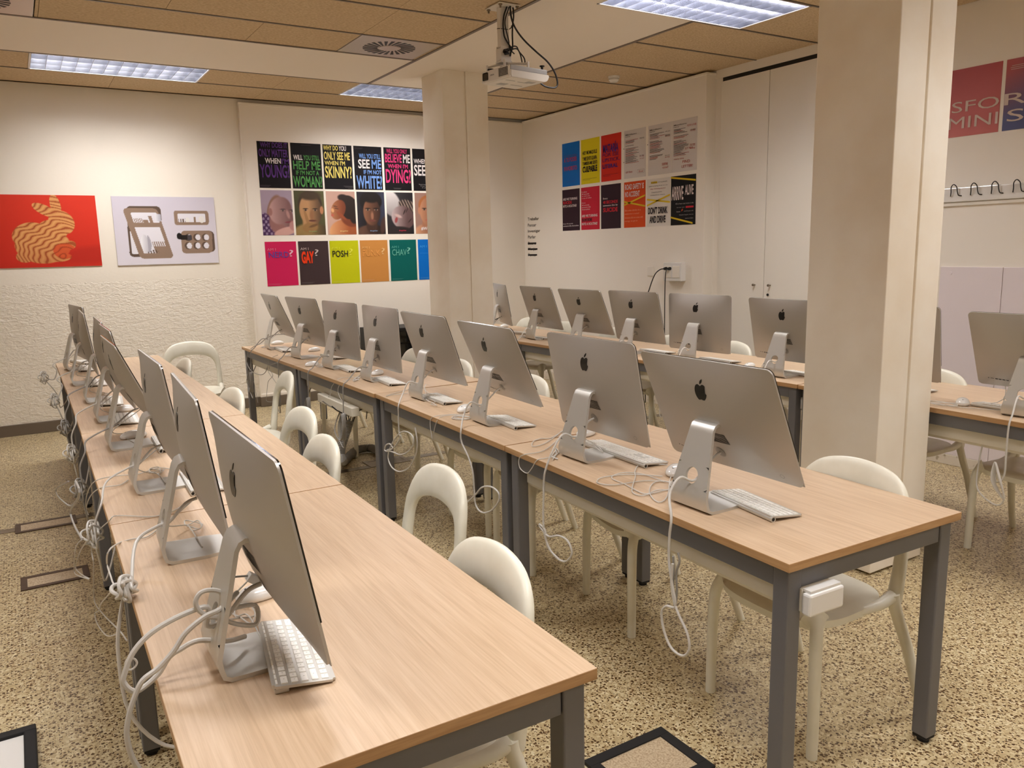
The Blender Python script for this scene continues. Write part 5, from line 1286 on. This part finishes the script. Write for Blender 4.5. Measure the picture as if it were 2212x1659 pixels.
bm = bmesh.new(); box(bm, -.038, .036, -.028, -.022, -.325, -.235, .003); box(bm, -.038, .036, .022, .028, -.325, -.235, .003); box(bm, -.040, -.034, -.028, .028, -.32, -.25, .002); box(bm, -.042, .040, -.032, .032, -.335, -.322, .003); bm_obj('tilt_bracket', bm, 'proj_white', t)
bm = bmesh.new()
for a, b_ in ((-.07, -.12), (.09, -.13), (-.08, .07), (.10, .05)): tube(bm, [(0, 0, -.338), (a*.5, b_*.5, -.342), (a, b_, -.352)], .007, n=8); cyl(bm, (a, b_, -.34), (a, b_, -.384), .008, .008, 12)
bm_obj('spider_arm', bm, 'proj_white', t)
bm = bmesh.new(); tube(bm, [(.03*math.cos(a)*1.25-.004, .025*math.sin(a), -.135+.004*math.sin(a)) for a in [i*PI/6 for i in range(13)]], .002); tube(bm, [(.03, -.02, -.135), (.04, -.03, -.125), (.038, -.032, -.115)], .003); bm_obj('cable_tie', bm, 'cable_black', t)
p = empty('projector', (2.755, 4.350, 2.560), R(8)); tag(p, 'white projector hanging below the ceiling with a grey upper half', 'projector')
def hull(x0, x1, y0, y1, z0, z1, rb, m_, nm):
    bm = bmesh.new(); N = 8; pr = [(x0, z1), (x0, z0+.010), (x0+.008, z0)]
    for k in range(N+1):
        a = R(270+90*k/N); pr.append((x1-rb+rb*math.cos(a), z0+rb*.7+rb*.7*math.sin(a)))
    pr.append((x1, z1)); A = [bm.verts.new((x, y0, z)) for x, z in pr]; Q = [bm.verts.new((x, y1, z)) for x, z in pr]
    for i in range(len(pr)): bm.faces.new((A[i], A[(i+1) % len(pr)], Q[(i+1) % len(pr)], Q[i]))
    bm.faces.new(A); bm.faces.new(Q[::-1]); bmesh.ops.bevel(bm, geom=[e for e in bm.edges if abs(e.verts[0].co.y-e.verts[1].co.y) < 1e-5], offset=.004, segments=2, affect='EDGES')
    return bm_obj(nm, bm, m_, p)
hull(-.150, .158, -.137, .137, -.030, .014, .045, 'proj_white', 'lower_shell')
bm_obj('upper_shell', B(-.146, .150, -.130, .132, .0135, .044, .005), 'proj_grey', p)
bm_obj('side_panel', B(-.158, -.149, -.134, .134, -.028, .040, .004), 'proj_white', p)
bm_obj('rear_lip', B(.150, .172, -.09, .132, -.020, .026, .007), 'proj_grey', p)
bm_obj('lens_window', B(-.1605, -.157, .068, .118, -.016, .030, .006), 'black_gloss', p)
bm_obj('grille_plate', B(-.1605, -.1575, -.128, -.032, -.018, .036, .006), 'proj_white', p)
gr = bmesh.new()
for i in range(6):
    for j in range(6): box(gr, -.1618, -.160, -.122+.0145*i, -.1105+.0145*i, -.013+.0078*j, -.0078+.0078*j)
bm_obj('grille_holes', gr, 'black', p)
gr = bmesh.new()
for a in ((-.12, -.05, -.06, -.05), (-.02, .06, -.05, -.042), (.0, .09, .04, .048), (-.09, -.03, .03, .08), (.03, .09, -.09, -.05)): box(gr, a[0], a[1], a[2], a[3], -.0312, -.0297)
bm_obj('bottom_label', gr, 'proj_grey', p)
# the small maker word on the side panel
vs, fs = glyphs('EPSON', .02); bm = bmesh.new(); ve = [bm.verts.new((-.1586, .045-.034*x, .004+.008*y)) for x, y in vs]
for f in fs:
    try: bm.faces.new([ve[i] for i in f])
    except ValueError: pass
bm_obj('lettering', bm, 'black', p)
bm = bmesh.new(); cyl(bm, (.125, -.11, .044), (.125, -.11, .064), .007, .007, 12); cyl(bm, (.125, -.11, .064), (.125, -.11, .070), .015, .015, 18); bm_obj('adjust_knob', bm, 'rubber', p)
bm = bmesh.new(); cyl(bm, (-.12, .09, .044), (-.12, .09, .056), .020, .020, 18); bm_obj('foot', bm, 'rubber', p)
bm = bmesh.new(); cyl(bm, (-.09, .0, .044), (-.09, .0, .056), .024, .024, 18); bm_obj('foot', bm, 'rubber', p)
GC = 'black cables dropping from the ceiling to the projector'
def pj(pts, r, lb, y=4.36): cable([at(1020+a/7.9, b/7.9, 1, y) for a, b in pts], r, lb, 'cable', 'cable_black', GC, name='projector_cable')
pj([(655, 20), (650, 160), (680, 350), (760, 520), (900, 700), (1100, 890), (1280, 1050), (1400, 1220), (1452, 1380), (1445, 1470), (1380, 1500), (1250, 1475), (1150, 1410), (1080, 1360)], .0055, 'thick black cable swinging out in a wide arc right of the projector', 4.34)
pj([(610, 20), (590, 120), (545, 250), (528, 400), (535, 540), (560, 650), (640, 780), (680, 830)], .005, 'black cable running down along the projector pole')
pj([(665, 30), (700, 160), (705, 300), (690, 420), (685, 600), (690, 800), (660, 900), (650, 960)], .005, 'black cable hanging straight to the projector sockets')
pj([(630, 20), (620, 150), (570, 300), (560, 420), (590, 560), (625, 700), (640, 830), (720, 920)], .0035, 'thin black cable behind the projector pole')
pj([(650, 820), (700, 790), (760, 800), (800, 880), (880, 980), (900, 1060), (870, 1100)], .004, 'black cable loop just above the projector')
pj([(660, 850), (740, 830), (790, 860), (830, 960), (850, 1060), (855, 1090)], .004, 'second black cable loop just above the projector')
bm = bmesh.new(); tube(bm, [(2.70+.018*math.sin(i*2.1), 4.36+.012*math.cos(i*1.7), 2.70+.008*math.cos(i*1.3)+i*.002) for i in range(14)], .006); 
tag(bm_obj('cable_bundle', bm, 'cable_black'), 'black tied cable bundle on top of the projector', 'cable bundle')
